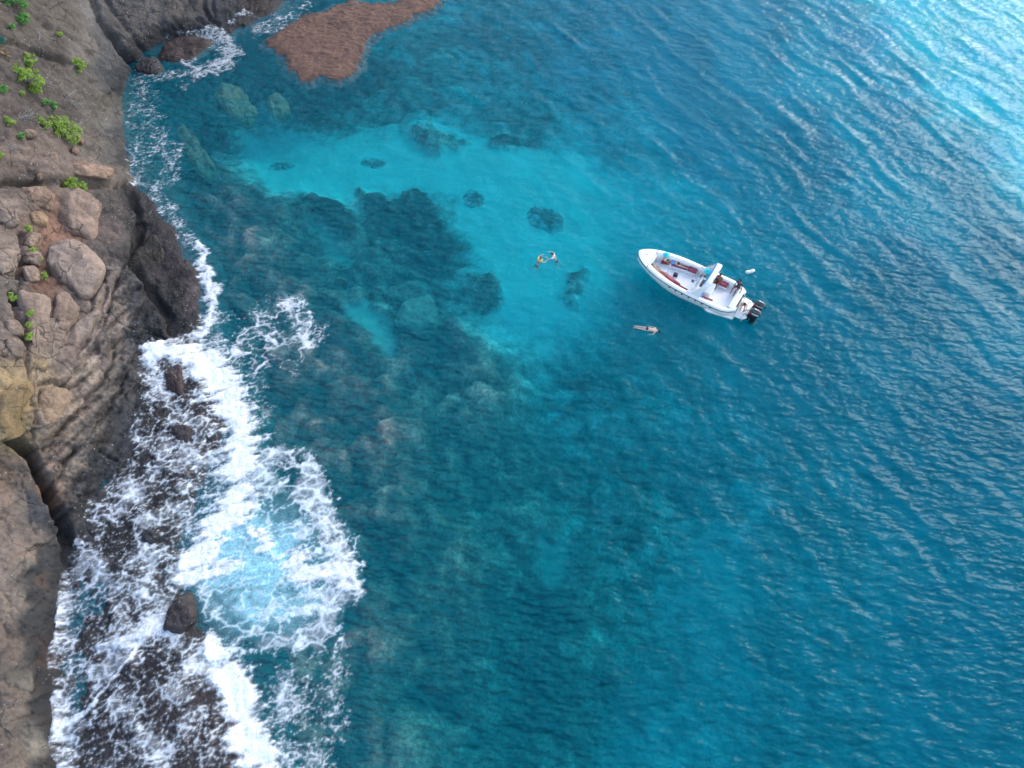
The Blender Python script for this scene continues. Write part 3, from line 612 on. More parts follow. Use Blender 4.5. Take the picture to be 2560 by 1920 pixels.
Z = wave(X, Y) * 0.6 - 0.30 + sst(-.3, 0.4, sd_) * 0.31 + rise * (0.08 + 0.2 * np.abs(fbm(wx * 0.5, wy * 1.1, o=5, seed=114, gain=.6))) + 0.05 * fbm(X * 3, Y * 3, o=3, seed=117)
F = grid_faces(len(xs), len(ys)); keep = (sd_.ravel()[F] > -0.3).all(1); F = F[keep]
used = np.unique(F); rm = np.zeros(X.size, int); rm[used] = np.arange(len(used))
me = mesh_np('seaweed_raft', np.stack([X, Y, Z], -1).reshape(-1, 3)[used], rm[F])
wr = (0.45 + 0.55 * sst(0.0, 1.1, sd_ + .6 * fbm(X * .8, Y * .8, o=4, seed=118))).reshape(-1)[used]
colattr(me, np.stack([wr, wr * .97, wr * .94], -1))
tag(obj('seaweed_raft', me, M['weed']), 'wide reddish brown raft of floating seaweed at the top edge beside the cliff foot', 'seaweed')

# ---------------------------------------------------------------- sea foam
D_ = 1.1573
def dsp(pts): return [(p[0] * D_, p[1] * D_) + tuple(p[2:]) for p in pts]
BANDS = [  # polylines with half width (display units) and strength
    (dsp([(428, 520, 8), (440, 560, 13), (450, 600, 15), (457, 650, 12), (455, 690, 14), (432, 728, 16)]), 1.0),
    (dsp([(332, 770, 14), (365, 765, 20), (410, 775, 30), (455, 800, 42), (485, 850, 40), (508, 900, 36), (520, 955, 40), (515, 1010, 44), (512, 1060, 42), (495, 1110, 42), (460, 1160, 40), (435, 1210, 44), (405, 1250, 30)]), 1.25),
    (dsp([(405, 1250, 30), (380, 1270, 18), (350, 1290, 10)]), .75),
    (dsp([(500, 1115, 36), (560, 1160, 24), (610, 1215, 34), (670, 1240, 38), (735, 1240, 34), (755, 1275, 24)]), 1.05),
    (dsp([(700, 1130, 30), (735, 1190, 30), (750, 1240, 24)]), .85), (dsp([(440, 1210, 36), (520, 1230, 30), (600, 1235, 30)]), .95),
    (dsp([(455, 1395, 18), (480, 1430, 34), (505, 1480, 40), (520, 1530, 42), (540, 1580, 38), (560, 1630, 40), (580, 1700, 40)]), 1.25),
    (dsp([(210, 1405, 14), (255, 1392, 20), (300, 1375, 26), (345, 1345, 26), (365, 1325, 14)]), 1.0),
    (dsp([(310, 1385, 5), (275, 1430, 4), (250, 1465, 5), (215, 1505, 4), (190, 1540, 4)]), 1.0),
    (dsp([(128, 1590, 12), (150, 1570, 14), (172, 1545, 10)]), .9), (dsp([(135, 1400, 18), (150, 1440, 26), (180, 1440, 20)]), .5),
    (dsp([(318, 790, 10), (335, 765, 14), (330, 800, 10)]), .95),
    (dsp([(368, 78, 6), (395, 74, 7), (430, 66, 5), (465, 72, 9), (490, 92, 15), (498, 115, 16), (482, 140, 14), (440, 155, 9), (390, 165, 6)]), .82),
    (dsp([(392, 128, 7), (410, 140, 9), (430, 150, 8)]), .85), (dsp([(295, 148, 5), (308, 156, 7), (325, 162, 5)]), .8),
    (dsp([(500, 50, 3), (520, 35, 6), (545, 42, 4)]), .75), (dsp([(555, 62, 8), (590, 48, 9), (620, 35, 7)]), .55), (dsp([(655, 15, 8), (668, 0, 8)]), .6),
]
LACE = [
    (dsp([(305, 735), (380, 745), (450, 715), (475, 790), (420, 830), (330, 830)]), .5, .6, 26),
    # outline (display units), strength, cell metres, soft edge px
    (dsp([(318, 800), (430, 860), (490, 1000), (440, 1110), (390, 1250), (335, 1345), (135, 1345), (145, 1262), (200, 1125), (250, 1050), (300, 930)]), .54, .75, 26),
    (dsp([(115, 1330), (330, 1345), (385, 1390), (450, 1470), (430, 1560), (330, 1700), (120, 1700)]), .46, .7, 26), (dsp([(330, 1350), (470, 1380), (470, 1470), (440, 1480), (390, 1420)]), .62, .8, 26),
    (dsp([(430, 1480), (520, 1640), (520, 1700), (330, 1700), (380, 1560)]), .26, 1.0, 30),
    (dsp([(545, 990), (640, 965), (700, 1030), (745, 1120), (772, 1200), (765, 1285), (735, 1325), (745, 1390), (690, 1420), (600, 1400), (520, 1410), (465, 1370), (430, 1280), (500, 1120)]), .82, 1.15, 24),
    (dsp([(470, 700), (600, 650), (655, 650), (692, 680), (690, 720), (662, 780), (600, 812), (520, 830), (480, 760)]), .37, 1.5, 34), (dsp([(590, 650), (660, 645), (698, 690), (670, 740), (640, 720)]), .5, 1.0, 26),
    (dsp([(560, 820), (590, 830), (580, 905), (545, 925), (530, 960), (520, 900)]), .36, .8, 20),
    (dsp([(590, 1420), (735, 1395), (745, 1480), (720, 1700), (590, 1700)]), .44, .7, 30),
    (dsp([(280, 170), (330, 165), (345, 230), (385, 330), (370, 400), (300, 402), (278, 320), (272, 250)]), .27, .9, 16), (dsp([(350, 300), (390, 310), (385, 380), (350, 370)]), .42, .7, 18),
    (dsp([(305, 395), (340, 400), (400, 480), (430, 520), (440, 560), (415, 540), (370, 480)]), .5, .5, 14),
    (dsp([(440, 560), (470, 620), (470, 700), (490, 780), (540, 860), (520, 880), (480, 800), (450, 700)]), .44, .6, 16),
    (dsp([(360, 70), (470, 60), (515, 100), (505, 140), (420, 175), (330, 175), (340, 160), (440, 150), (470, 110), (440, 85)]), .5, .5, 16),
    (dsp([(545, 50), (640, 20), (670, 0), (640, 45), (560, 75), (545, 90)]), .42, .6, 14),
    (dsp([(1080, 1540), (1140, 1500), (1150, 1560), (1120, 1590)]), .27, .35, 30), (dsp([(1185, 1500), (1240, 1500), (1260, 1560), (1210, 1600)]), .27, .35, 30),
]
st = 0.062
gs = 0.2; gx0, gy0 = -50.0, 0.0
rockz = np.full((400, 300), -9.0)
_m = (P1[..., 2] < 0.7) & (P1[..., 2] > -1.0)
_q = P1[_m]; _i = np.clip(((_q[:, 0] - gx0) / gs).astype(int), 0, 299); _j = np.clip(((_q[:, 1] - gy0) / gs).astype(int), 0, 399)
np.maximum.at(rockz, (_j, _i), _q[:, 2])
def rock_top(x, y):
    fx = np.clip((x - gx0) / gs - .5, 0, 298.9); fy = np.clip((y - gy0) / gs - .5, 0, 398.9); i = fx.astype(int); j = fy.astype(int); a = fx - i; b_ = fy - j
    return (rockz[j, i] * (1 - a) + rockz[j, i + 1] * a) * (1 - b_) + (rockz[j + 1, i] * (1 - a) + rockz[j + 1, i + 1] * a) * b_
xs = np.arange(-47, -2.0, st); ys = np.arange(2.0, 73.0, st)
X, Y = np.meshgrid(xs, ys)
PX, PY = proj(X, Y, 0 * X)
sel = (PX > 60) & (PX < 960) & (PY > -60) & (PY < 2060) & (PX < 950 - 0.0 * PY)
xi = X[sel]; yi = Y[sel]; px = PX[sel]; py = PY[sel]
w1 = fbm(xi * .8, yi * .8, o=4, seed=121); w2 = fbm(xi * .8, yi * .8, o=4, seed=122)
pxw, pyw = px + 26 * w1, py + 26 * w2
Db = np.zeros_like(px)
fine = fbm(xi * 2.2, yi * 2.2, o=4, seed=123); fine2 = fbm(xi * .55, yi * .55, o=4, seed=124)
# fringes: tongues of foam drawn out towards the rock
ang = 0.35; tu = xi * math.cos(ang) + yi * math.sin(ang); tv = -xi * math.sin(ang) + yi * math.cos(ang)
tong = fbm(tu * 0.32, tv * 2.0, o=5, seed=125, gain=.6)
for pts, s in BANDS:
    d, t = seg_dist(pxw, pyw, pts)
    wd = np.interp(t, np.arange(len(pts)), [p[2] * D_ * 1.25 for p in pts])
    q = d / wd + 1.25 * tong + 0.7 * fine2 + 0.2 * fine
    Db = np.maximum(Db, s * (1 - sst(0.0, 1.6, q)))
al = np.zeros_like(px)
def lace(cell, seed, D, sx=1.0):
    wxx = xi + 1.0 * cell * fbm(xi / cell * .55, yi / cell * .55, o=4, seed=seed, gain=.6); wyy = yi + 1.0 * cell * fbm(xi / cell * .55, yi / cell * .55, o=4, seed=seed + 1, gain=.6)
    uu = (wxx * math.cos(ang) + wyy * math.sin(ang)) * 0.64; vv = (-wxx * math.sin(ang) + wyy * math.cos(ang)) * 1.4
    f1, f2 = worley(uu / cell, vv / cell, seed + 2)
    e = (f2 - f1) * (1 + 0.9 * fine)
    t = np.clip(D, 0, 1.2) ** 1.5 * 0.29
    return 1 - sst(t * 0.15, t * 1.15 + 0.015, e)
for k, (pts, s, cell, soft) in enumerate(LACE):
    d = poly_sd(pxw, pyw, [p[:2] for p in pts])
    m = sst(-soft, soft, d + soft * 0.9 * fine2)
    D = s * m
    idx = np.where(D > 0.03)[0]
    if not len(idx): continue
    sv = (xi, yi, fine); xi, yi, fine = xi[idx], yi[idx], fine[idx]
    Dk = D[idx] * (0.35 + 1.5 * np.clip(fine2[idx] * 1.3 + 0.38, 0, 1))
    a = np.maximum(lace(cell, 200 + 10 * k, Dk), 0.75 * lace(cell * 0.43, 203 + 10 * k, Dk * 0.86) * sst(-.25, .15, fine2[idx] + fine * .3))
    a = np.maximum(a, 0.55 * lace(cell * 0.26, 206 + 10 * k, Dk * 0.8) * sst(-.05, .25, fine + w1[idx]))
    a *= sst(0.02, 0.2, Dk) * (0.72 + 0.28 * sst(-.2, .3, fine))
    a = np.maximum(a, 0.22 * sst(0.5, .8, Dk))
    xi, yi, fine = sv
    al[idx] = np.maximum(al[idx], a)
solid = sst(0.42, 1.05, Db + 0.55 * fine + 0.4 * tong + 0.25 * fine2) * sst(0.2, 0.55, Db)
hl1, hl2 = worley((xi + .3 * w1) / .8, (yi + .3 * w2) / .8, 401)
holes = sst(0.05, 0.16, (hl2 - hl1)) * sst(1.15, .7, Db)
lb = lace(.55, 410, np.clip(Db * 0.95, 0, 1))
al = np.maximum(al, np.maximum(solid * (1 - 0.5 * holes), lb * sst(.12, .4, Db) * 0.9))
al = np.clip(al, 0, 1)
# thickness and colour (aerated water shows pale blue-green where the foam is thin)
thick = sst(.7, 1.1, Db)
zf = np.maximum(wave(xi, yi), np.minimum(rock_top(xi, yi), 0.45)) + 0.03 + thick * (0.03 + 0.16 * np.abs(fbm(xi * .9, yi * .9, o=4, seed=130))) + 0.02 * al
zf += 0.04 * sst(.3, .8, Db)
cyanm = np.exp(-((px - 625) / 175) ** 2 - ((py - 1420) / 200) ** 2)
thin = (1 - sst(.55, 1.0, Db)) * 0.9
white = np.array([.90, .92, .93]); pale = np.array([.58, .83, .90])
fc = white * (1 - (cyanm * thin)[:, None]) + pale * (cyanm * thin)[:, None]
left_shade = sst(420, 160, px)[:, None]; fc = fc * (1 - left_shade) + left_shade * np.array([.78, .84, .92])  # cliff shade painted into the foam: bluer towards the left
top_shade = sst(520, 200, py)[:, None]; fc = fc * (1 - 0.35 * top_shade)  # shade by the cliff foot painted in: foam darker towards the top
# milky water between the foam
milk = cyanm * 0.85 * sst(-40, 60, poly_sd(px, py, dsp([(470, 1080), (640, 1060), (770, 1200), (750, 1330), (640, 1400), (480, 1370), (420, 1260)]))) * (0.5 + 1.5 * np.clip(fine2 + .25, 0, 1) + .5 * fine)
isw = milk > al
fc[isw] = np.array([.42, .79, .86]); al = np.maximum(al, np.clip(milk, 0, .65))
full_a = np.zeros(X.shape); full_a[sel] = al
_b = lambda A: (A[:, :-2] + 5 * A[:, 1:-1] + A[:, 2:]) / 7
full_a[:, 1:-1] = _b(full_a); full_a[1:-1] = _b(full_a.T).T
full_z = np.zeros(X.shape); full_z[sel] = zf
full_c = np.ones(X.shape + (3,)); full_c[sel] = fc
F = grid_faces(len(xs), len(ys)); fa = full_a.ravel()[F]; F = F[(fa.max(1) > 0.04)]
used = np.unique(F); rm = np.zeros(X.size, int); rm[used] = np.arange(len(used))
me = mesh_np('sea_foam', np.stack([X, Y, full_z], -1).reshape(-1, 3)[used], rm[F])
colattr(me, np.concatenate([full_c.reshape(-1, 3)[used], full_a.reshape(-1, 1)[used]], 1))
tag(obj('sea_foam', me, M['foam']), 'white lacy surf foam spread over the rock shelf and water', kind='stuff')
del X, Y, PX, PY, full_a, full_z, full_c

#@@OBJECTS@@
# ================================================================ OBJECTS
def smooth_loop(pts, n=72):
    """closed Catmull-Rom through 2-D points, evenly resampled"""
    P_ = np.asarray(pts, float); m = len(P_); out = []
    for k in range(m):
        p0, p1, p2, p3 = P_[k - 1], P_[k], P_[(k + 1) % m], P_[(k + 2) % m]
        for t in np.linspace(0, 1, 10, endpoint=False):
            q = 0.5 * (2 * p1 + (p2 - p0) * t + (2 * p0 - 5 * p1 + 4 * p2 - p3) * t * t + (3 * p1 - p0 - 3 * p2 + p3) * t ** 3)
            out.append(0.65 * q + 0.35 * (p1 * (1 - t) + p2 * t))
    out = np.array(out); c = np.concatenate([out, out[:1]]); L = np.concatenate([[0], np.cumsum(np.hypot(*np.diff(c, axis=0).T))])
    s_ = np.linspace(0, L[-1], n, endpoint=False)
    return np.stack([np.interp(s_, L, c[:, 0]), np.interp(s_, L, c[:, 1])], -1)

def cliff_normal(px, py):
    e = 14.0
    a = at(px + e, py, h_lookup(px + e, py)) - at(px - e, py, h_lookup(px - e, py))
    b_ = at(px, py - e, h_lookup(px, py - e)) - at(px, py + e, h_lookup(px, py + e))
    n = np.cross(a, b_); n = n / np.linalg.norm(n)
    return n if n[2] > 0 else -n

def blob(name, poly, h, n, thick, col, wet=0.0, seed=0, flat=3.0, amp=0.10, mat='rock', tilt=None, colvar=0.2, under=0.7, rim=None):
    """a rounded rock standing where the outline lies, with real thickness"""
    n = np.asarray(n, float); n /= np.linalg.norm(n)
    lp = smooth_loop(poly); c2 = lp.mean(0)
    C0 = at(c2[0], c2[1], h)
    # outline rays meet the plane through C0 with normal n
    d = at(lp[:, 0], lp[:, 1], 0.0) - np.array([0, 0, CAM_H])
    t = ((C0 - np.array([0, 0, CAM_H])) @ n) / (d @ n)
    ring = np.array([0, 0, CAM_H]) + d * t[:, None]
    J = len(ring); rs = np.concatenate([np.linspace(0.04, 0.72, 9), np.linspace(0.78, 1.0, 7)])
    lay = []
    for r in rs: lay.append((C0 + (ring - C0) * r, thick * (1 - r ** flat) ** (1 / 2.2)))
    for r, zz in ((0.99, -.12), (0.95, -.3), (0.85, -.6), (0.6, -.9), (0.25, -1.0)): lay.append((C0 + (ring - C0) * r, thick * under * zz))
    V = np.concatenate([p + n * z_ for p, z_ in lay])
    K = len(lay)
    top = np.mean(V[:J], 0) + n * 0.002; bot = np.mean(V[-J:], 0)
    size = np.sqrt(np.mean(np.sum((ring - C0) ** 2, 1)))
    o_ = np.array([seed * 13.7, seed * 5.1, seed * 3.3])
    V = np.concatenate([V, [top, bot]])
    cen = C0 - n * thick * 0.2
    dirn = V - cen; dirn /= np.linalg.norm(dirn, axis=1, keepdims=True)
    q = (V + o_) / size
    dn = amp * size * (1.3 * fbm(q[:, 0] * 1.3, q[:, 1] * 1.3, q[:, 2] * 1.3, o=4, seed=seed, gain=.55) - 0.45 * np.clip(1 - 4 * np.abs(fbm(q[:, 0] * 1.1 + 5, q[:, 1] * 1.1, q[:, 2] * 1.1, o=3, seed=seed + 5)), 0, 1) ** 2)
    rg = np.random.default_rng(seed + 70)
    for _ in range(11):
        dv = rg.normal(0, 1, 3); dv /= np.linalg.norm(dv); dv = dv + n * .9; dv /= np.linalg.norm(dv)
        t_ = (V - cen) @ dv; lim = np.quantile(t_, rg.uniform(.9, .985)); V = V - dv * (np.clip(t_ - lim, 0, None) * .9)[:, None]
    V = V + dirn * dn[:, None] * 0.45 + n * dn[:, None] * 0.45
    f = []
    for k in range(K - 1):
        a = np.arange(J) + k * J; b_ = np.roll(np.arange(J), -1) + k * J
        f.append(np.stack([a, a + J, b_ + J, b_], -1))
    F_ = np.concatenate(f)
    quad_n = np.cross(V[F_[0][1]] - V[F_[0][0]], V[F_[0][3]] - V[F_[0][0]])
    if quad_n @ n < 0: F_ = F_[:, ::-1]
    tri_top = np.stack([np.full(J, J * K), np.arange(J), np.roll(np.arange(J), -1), np.roll(np.arange(J), -1)], -1)
    # caps as thin quads: duplicate vertex avoided by small bmesh step
    org = Vector(C0 - n * thick * under)
    me = bpy.data.meshes.new(name)
    fl = [tuple(int(i) for i in r) for r in F_]
    fl += [(J * K, int(a), int(b_)) if quad_n @ n >= 0 else (J * K, int(b_), int(a)) for a, b_ in zip(np.arange(J), np.roll(np.arange(J), -1))]
    base = J * (K - 1)
    fl += [(J * K + 1, base + int(b_), base + int(a)) if quad_n @ n >= 0 else (J * K + 1, base + int(a), base + int(b_)) for a, b_ in zip(np.arange(J), np.roll(np.arange(J), -1))]
    me.from_pydata([tuple(v - np.array(org)) for v in V], [], fl); me.update()
    me.polygons.foreach_set('use_smooth', [True] * len(me.polygons))
    cv_ = np.array(col)[None] * (1 + colvar * 2 * fbm(q[:, 0] * 1.6, q[:, 1] * 1.6, q[:, 2] * 1.6, o=4, seed=seed + 9))[:, None]
    if rim is not None:
        rr = np.concatenate([np.repeat(rs, J), np.ones(J * (K - len(rs))), [0, 1]]); rr = sst(.25, 1.0, rr + .9 * fbm(q[:, 0] * 2.5, q[:, 1] * 2.5, q[:, 2] * 2.5, o=4, seed=seed + 3))
        cv_ = cv_ * (1 - rr[:, None]) + rr[:, None] * np.array(rim)
    colattr(me, np.concatenate([np.clip(cv_, .01, .8), np.full((len(V), 1), wet)], 1))
    o = obj(name, me, M[mat]); o.location = org
    return o

def c3(p): return [(x / 3.456, 450 + y / 3.456) for x, y in p]
def c4(p): return [(x / 3.456, 900 + y / 3.456) for x, y in p]
def c6(p): return [(x / 6.9125, 220 + y / 6.9125) for x, y in p]
PINK = (.235, .188, .162); TAN = (.25, .185, .135); GREYR = (.17, .148, .132)
ROCKS = [  # outline, thickness, lift, colour, flat, label
    (c3([(370, 560), (500, 500), (620, 490), (720, 540), (800, 600), (870, 680), (915, 770), (890, 870), (830, 990), (770, 1035), (680, 1020), (600, 960), (480, 890), (410, 810), (375, 720)]), 1.25, .35, (.25, .21, .185), 4, 'largest rounded pinkish boulder, bulging out in the middle of the rocky slope'),
    (c3([(470, 230), (540, 160), (640, 80), (760, 70), (860, 110), (930, 230), (870, 330), (850, 480), (770, 580), (690, 520), (560, 470), (470, 390)]), .9, .15, (.24, .19, .16), 4, 'broad pinkish rock just above the largest rounded boulder'),
    (c3([(140, 80), (300, 60), (480, 90), (520, 150), (460, 260), (330, 240), (180, 180)]), .7, .1, (.20, .15, .12), 3, 'long brown slab below the yellow green bush at the dark ledge'),
    (c3([(240, 290), (350, 275), (430, 310), (420, 400), (330, 410), (250, 370)]), .5, .1, (.24, .18, .125), 3, 'small tan rock wedged between the long slab and the broad pinkish rock'),
    (c3([(215, 480), (290, 460), (360, 480), (320, 560), (270, 620), (200, 610)]), .55, .1, (.22, .17, .14), 3, 'small upright rock at the upper left corner of the largest boulder'),
    (c3([(200, 640), (290, 620), (370, 640), (360, 740), (270, 730), (195, 700)]), .5, .1, (.20, .165, .14), 3, 'small rock touching the left side of the largest boulder'),
    (c3([(185, 750), (280, 740), (345, 800), (340, 870), (250, 890), (190, 840)]), .5, .1, PINK, 3, 'small rock at the lower left of the largest boulder, above the dark hollow'),
    (c3([(150, 960), (280, 895), (400, 940), (440, 1080), (420, 1250), (420, 1450), (250, 1510), (220, 1400), (210, 1230), (150, 1080)]), .8, .1, (.22, .18, .155), 4, 'tall cracked rock with green tufts along its left edge'),
    (c3([(480, 980), (560, 960), (720, 1050), (690, 1180), (600, 1300), (570, 1400), (450, 1420), (430, 1280), (460, 1100)]), .6, .05, (.19, .152, .128), 3, 'grooved brown rock directly below the largest boulder'),
    (c3([(-60, 580), (80, 570), (150, 640), (140, 760), (60, 830), (-60, 840)]), .7, .1, (.20, .172, .152), 3, 'grey pink rock cut by the left edge beside the small rocks'),
    (c3([(-40, 250), (60, 250), (150, 290), (190, 370), (110, 420), (-40, 400)]), .55, .1, (.17, .145, .132), 3, 'dull rock at the left edge under the long brown slab'),
    (c3([(40, 1380), (150, 1370), (225, 1450), (230, 1550), (120, 1560), (40, 1480)]), .6, .1, (.185, .155, .135), 3, 'squarish rock at the left below the tall cracked rock'),
    (c3([(30, 1230), (110, 1200), (190, 1260), (205, 1350), (120, 1360), (35, 1320)]), .5, .05, (.17, .14, .12), 3, 'flat brown rock left of the tall cracked rock'),
    (c4([(-80, 350), (60, 250), (200, 120), (300, 150), (320, 250), (190, 420), (170, 560), (240, 700), (150, 750), (40, 745), (-80, 720)]), .8, .15, (.20, .155, .088), 4, 'yellow brown rock overhanging the dark fissure at the left edge'),
    (c4([(330, 200), (420, 190), (560, 220), (600, 320), (540, 480), (420, 600), (300, 690), (280, 560), (310, 400)]), .5, .0, (.215, .17, .125), 3, 'tan slab right of the yellow brown rock'),
    (c4([(240, 20), (330, 0), (420, 30), (410, 90), (300, 110), (235, 80)]), .4, .05, (.19, .155, .10), 3, 'small ochre rock above the yellow brown rock'),
    (c6([(1160, 1280), (1280, 1260), (1600, 1340), (1930, 1390), (2040, 1550), (1900, 1600), (1600, 1580), (1400, 1540), (1230, 1480)]), .6, .35, (.255, .19, .148), 3, 'pale tan wedge shaped slab pointing at the water beside a bush'),
    (c6([(380, 760), (500, 720), (630, 770), (620, 850), (450, 880)]), .45, .1, (.19, .15, .128), 3, 'small pinkish stone left of the biggest bush'),
    (c6([(620, 1500), (700, 1470), (750, 1540), (690, 1600), (630, 1580)]), .35, .05, (.21, .16, .13), 3, 'small round stone near the dark ledge, left of the tan wedge slab'),
    (c6([(820, 1150), (940, 1110), (1030, 1200), (960, 1290), (830, 1260)]), .35, .05, (.18, .148, .128), 3, 'small flat stone above and left of the tan wedge slab'),
    (c6([(1230, 1040), (1330, 1010), (1380, 1090), (1320, 1160), (1240, 1130)]), .35, .05, (.20, .15, .125), 3, 'small stone under the lower tip of the biggest bush'),
    (c6([(1310, 870), (1420, 840), (1470, 920), (1400, 1000), (1320, 960)]), .35, .05, (.19, .135, .112), 3, 'reddish stone at the right foot of the biggest bush'),
]
for i, (pl, th, lift, col, flt, lab) in enumerate(ROCKS):
    c = np.mean(pl, 0); h0 = float(h_lookup(c[0], c[1])); n = cliff_normal(c[0], c[1])
    n = n * 0.75 + np.array([0.12, -0.28, 0.55]) * 0.6
    o = blob('boulder', pl, h0 + lift - .04, n, th * .78, np.array(col) * np.array([1.3, 1.14, 1.02]), 0.0, i + 1, flt, 0.16)
    tag(o, lab, 'boulder', 'boulders embedded in the rocky slope')

UP = (0.05, -0.1, 1)
def wetrock(pl, h, th, col, lab, seed, flt=3, amp=.16, wet=.85):
    tag(blob('sea_rock', pl, h, UP, th, col, wet, seed, flt, amp), lab, 'rock', 'rocks at the water line')
wetrock([(378, 128), (400, 100), (440, 94), (500, 92), (535, 108), (530, 130), (490, 150), (450, 165), (415, 158), (385, 145)], .05, .35, (.055, .033, .026), 'wet dark brown rock ringed by white water at the cliff foot, top left', 41)
wetrock([(335, 165), (365, 140), (395, 150), (415, 178), (395, 190), (350, 186)], .05, .4, (.05, .042, .04), 'small dark rock between cliff and the brown rock ringed by foam', 42)
wetrock([(408, 1580), (418, 1530), (440, 1505), (455, 1480), (478, 1478), (490, 1500), (492, 1550), (470, 1575), (450, 1592), (425, 1590)], .2, .5, (.05, .038, .036), 'dark jagged rock poking out through the thick white surf', 43, 3, .2)
wetrock([(408, 930), (425, 912), (452, 915), (460, 950), (468, 1000), (458, 1012), (435, 985), (412, 960)], .22, .3, (.06, .034, .032), 'reddish dark rock awash at the head of the breaking wave', 44)
wetrock([(430, 1070), (455, 1055), (480, 1065), (488, 1095), (460, 1110), (432, 1100)], .2, .22, (.05, .038, .038), 'low dark rock inside the foam beside the long breaking wave', 45)
wetrock([(352, 1335), (375, 1322), (400, 1330), (402, 1352), (380, 1362), (358, 1355)], .18, .2, (.045, .042, .046), 'low flat rock in the lacy foam left of the surf', 46)
wetrock([(575, 22), (610, -5), (660, -15), (700, 0), (680, 25), (630, 38), (590, 42)], .15, .3, (.055, .034, .022), 'flat wet brown ledge at the top edge, left of the seaweed raft', 47, 3, .12)
wetrock([(362, 580), (380, 568), (392, 590), (410, 630), (412, 668), (398, 672), (378, 640), (364, 610)], .16, .12, (.04, .03, .018), 'oily brown tide pool rock on the dark shelf under the cliff', 48, 4, .12)

def subrock(pl, z, th, col, lab, seed, flt=2.2, amp=.3):
    tag(blob('submerged_rock', pl, z, UP, th, col, 0, seed, flt, amp, mat='rock_sub', under=2.2, rim=(.6, .6, .5) if flt < 2 else None), lab, 'rock', 'rocks under the water')
OL = (.19, .165, .085)
subrock([(525, 215), (560, 205), (600, 215), (625, 245), (645, 285), (640, 312), (610, 318), (575, 290), (545, 255)], -1.0, .45, OL, 'largest pale olive rock under water, below the seaweed raft', 51)
subrock([(660, 240), (690, 228), (720, 255), (735, 285), (715, 300), (690, 300), (670, 275)], -1.2, .45, OL, 'smaller olive rock under water, next to the largest olive one', 52)
subrock([(440, 315), (460, 302), (485, 330), (515, 380), (548, 430), (540, 455), (515, 450), (480, 420), (455, 370)], -.9, .35, (.15, .13, .07), 'long narrow olive rock ridge under water, close to the foam by the cliff', 53)
subrock([(985, 800), (1010, 755), (1045, 730), (1080, 735), (1100, 765), (1095, 805), (1050, 825), (1005, 828)], -2.4, .35, (.28, .26, .20), 'big angular grey green rock under clear water, left of the swimmers', 54, 4, .1)
subrock([(880, 412), (905, 395), (940, 392), (975, 405), (970, 425), (930, 430), (895, 425)], -4.12, .22, (.27, .275, .24), 'dark oval coral patch on sand, leftmost of the separate dark patches', 55, 1.3, .22)
subrock([(1160, 480), (1185, 470), (1212, 485), (1218, 515), (1195, 528), (1165, 520), (1155, 500)], -4.12, .22, (.2, .21, .18), 'small round dark coral patch on turquoise sand, middle of the separate patches', 56, 1.3, .22)
subrock([(1305, 520), (1345, 505), (1390, 515), (1420, 550), (1422, 580), (1390, 590), (1340, 565), (1310, 545)], -4.12, .22, (.18, .19, .165), 'large diamond shaped dark coral patch on sand, above the two swimmers', 57, 1.3, .20)
subrock([(665, 415), (700, 402), (745, 410), (750, 425), (710, 432), (675, 430)], -4.12, .22, (.3, .31, .26), 'faint grey green patch on sand, right of the long olive ridge', 58, 1.3, .20)

# ---------------------------------------------------------------- plants on the cliff
def leaves_mesh(name, pts, nrm, size, rng, droop=0.3, narrow=0.5):
    n = len(pts); V = np.zeros((n, 4, 3)); ang = rng.uniform(0, 2 * math.pi, n)
    a = np.stack([np.cos(ang), np.sin(ang), rng.uniform(-droop, droop, n)], -1)
    a -= nrm * (a * nrm).sum(1, keepdims=True); a /= np.linalg.norm(a, axis=1, keepdims=True)
    b_ = np.cross(nrm, a); s_ = (size * rng.uniform(0.6, 1.25, n))[:, None]
    V[:, 0] = pts; V[:, 1] = pts + a * s_ * .5 + b_ * s_ * narrow * .5 + nrm * s_ * .08; V[:, 2] = pts + a * s_; V[:, 3] = pts + a * s_ * .5 - b_ * s_ * narrow * .5 + nrm * s_ * .08
    return mesh_np(name, V.reshape(-1, 3), np.arange(n * 4).reshape(n, 4), False)

def tubes_mesh(name, chains, sides=5):
    V, F_ = [], []
    for pts, rr in chains:
        pts = np.asarray(pts, float); k0 = len(V)
        for k in range(len(pts)):
            d = pts[min(k + 1, len(pts) - 1)] - pts[max(k - 1, 0)]; d /= np.linalg.norm(d) + 1e-9
            a = np.cross(d, [0.31, 0.17, 0.93]); a /= np.linalg.norm(a) + 1e-9; b_ = np.cross(d, a)
            for j in range(sides):
                t = 2 * math.pi * j / sides; V.append(pts[k] + rr[k] * (math.cos(t) * a + math.sin(t) * b_))
        for k in range(len(pts) - 1):
            for j in range(sides):
                p = k0 + k * sides + j; q = k0 + k * sides + (j + 1) % sides
                F_.append((p, q, q + sides, p + sides))
    return mesh_np(name, V, F_)

def surf_at(px, py):
    i = int(np.clip(round((py + 420) / 3.4), 0, len(vs) - 1)); j = int(np.clip(round((px + 420) / 3.4), 0, len(us) - 1))
    return P1[i, j]

def scale_at(px, py, h):
    v = (960 - py) / FPX
    return FPX / ((CAM_H - h) / (math.sin(PITCH) - v * math.cos(PITCH)))

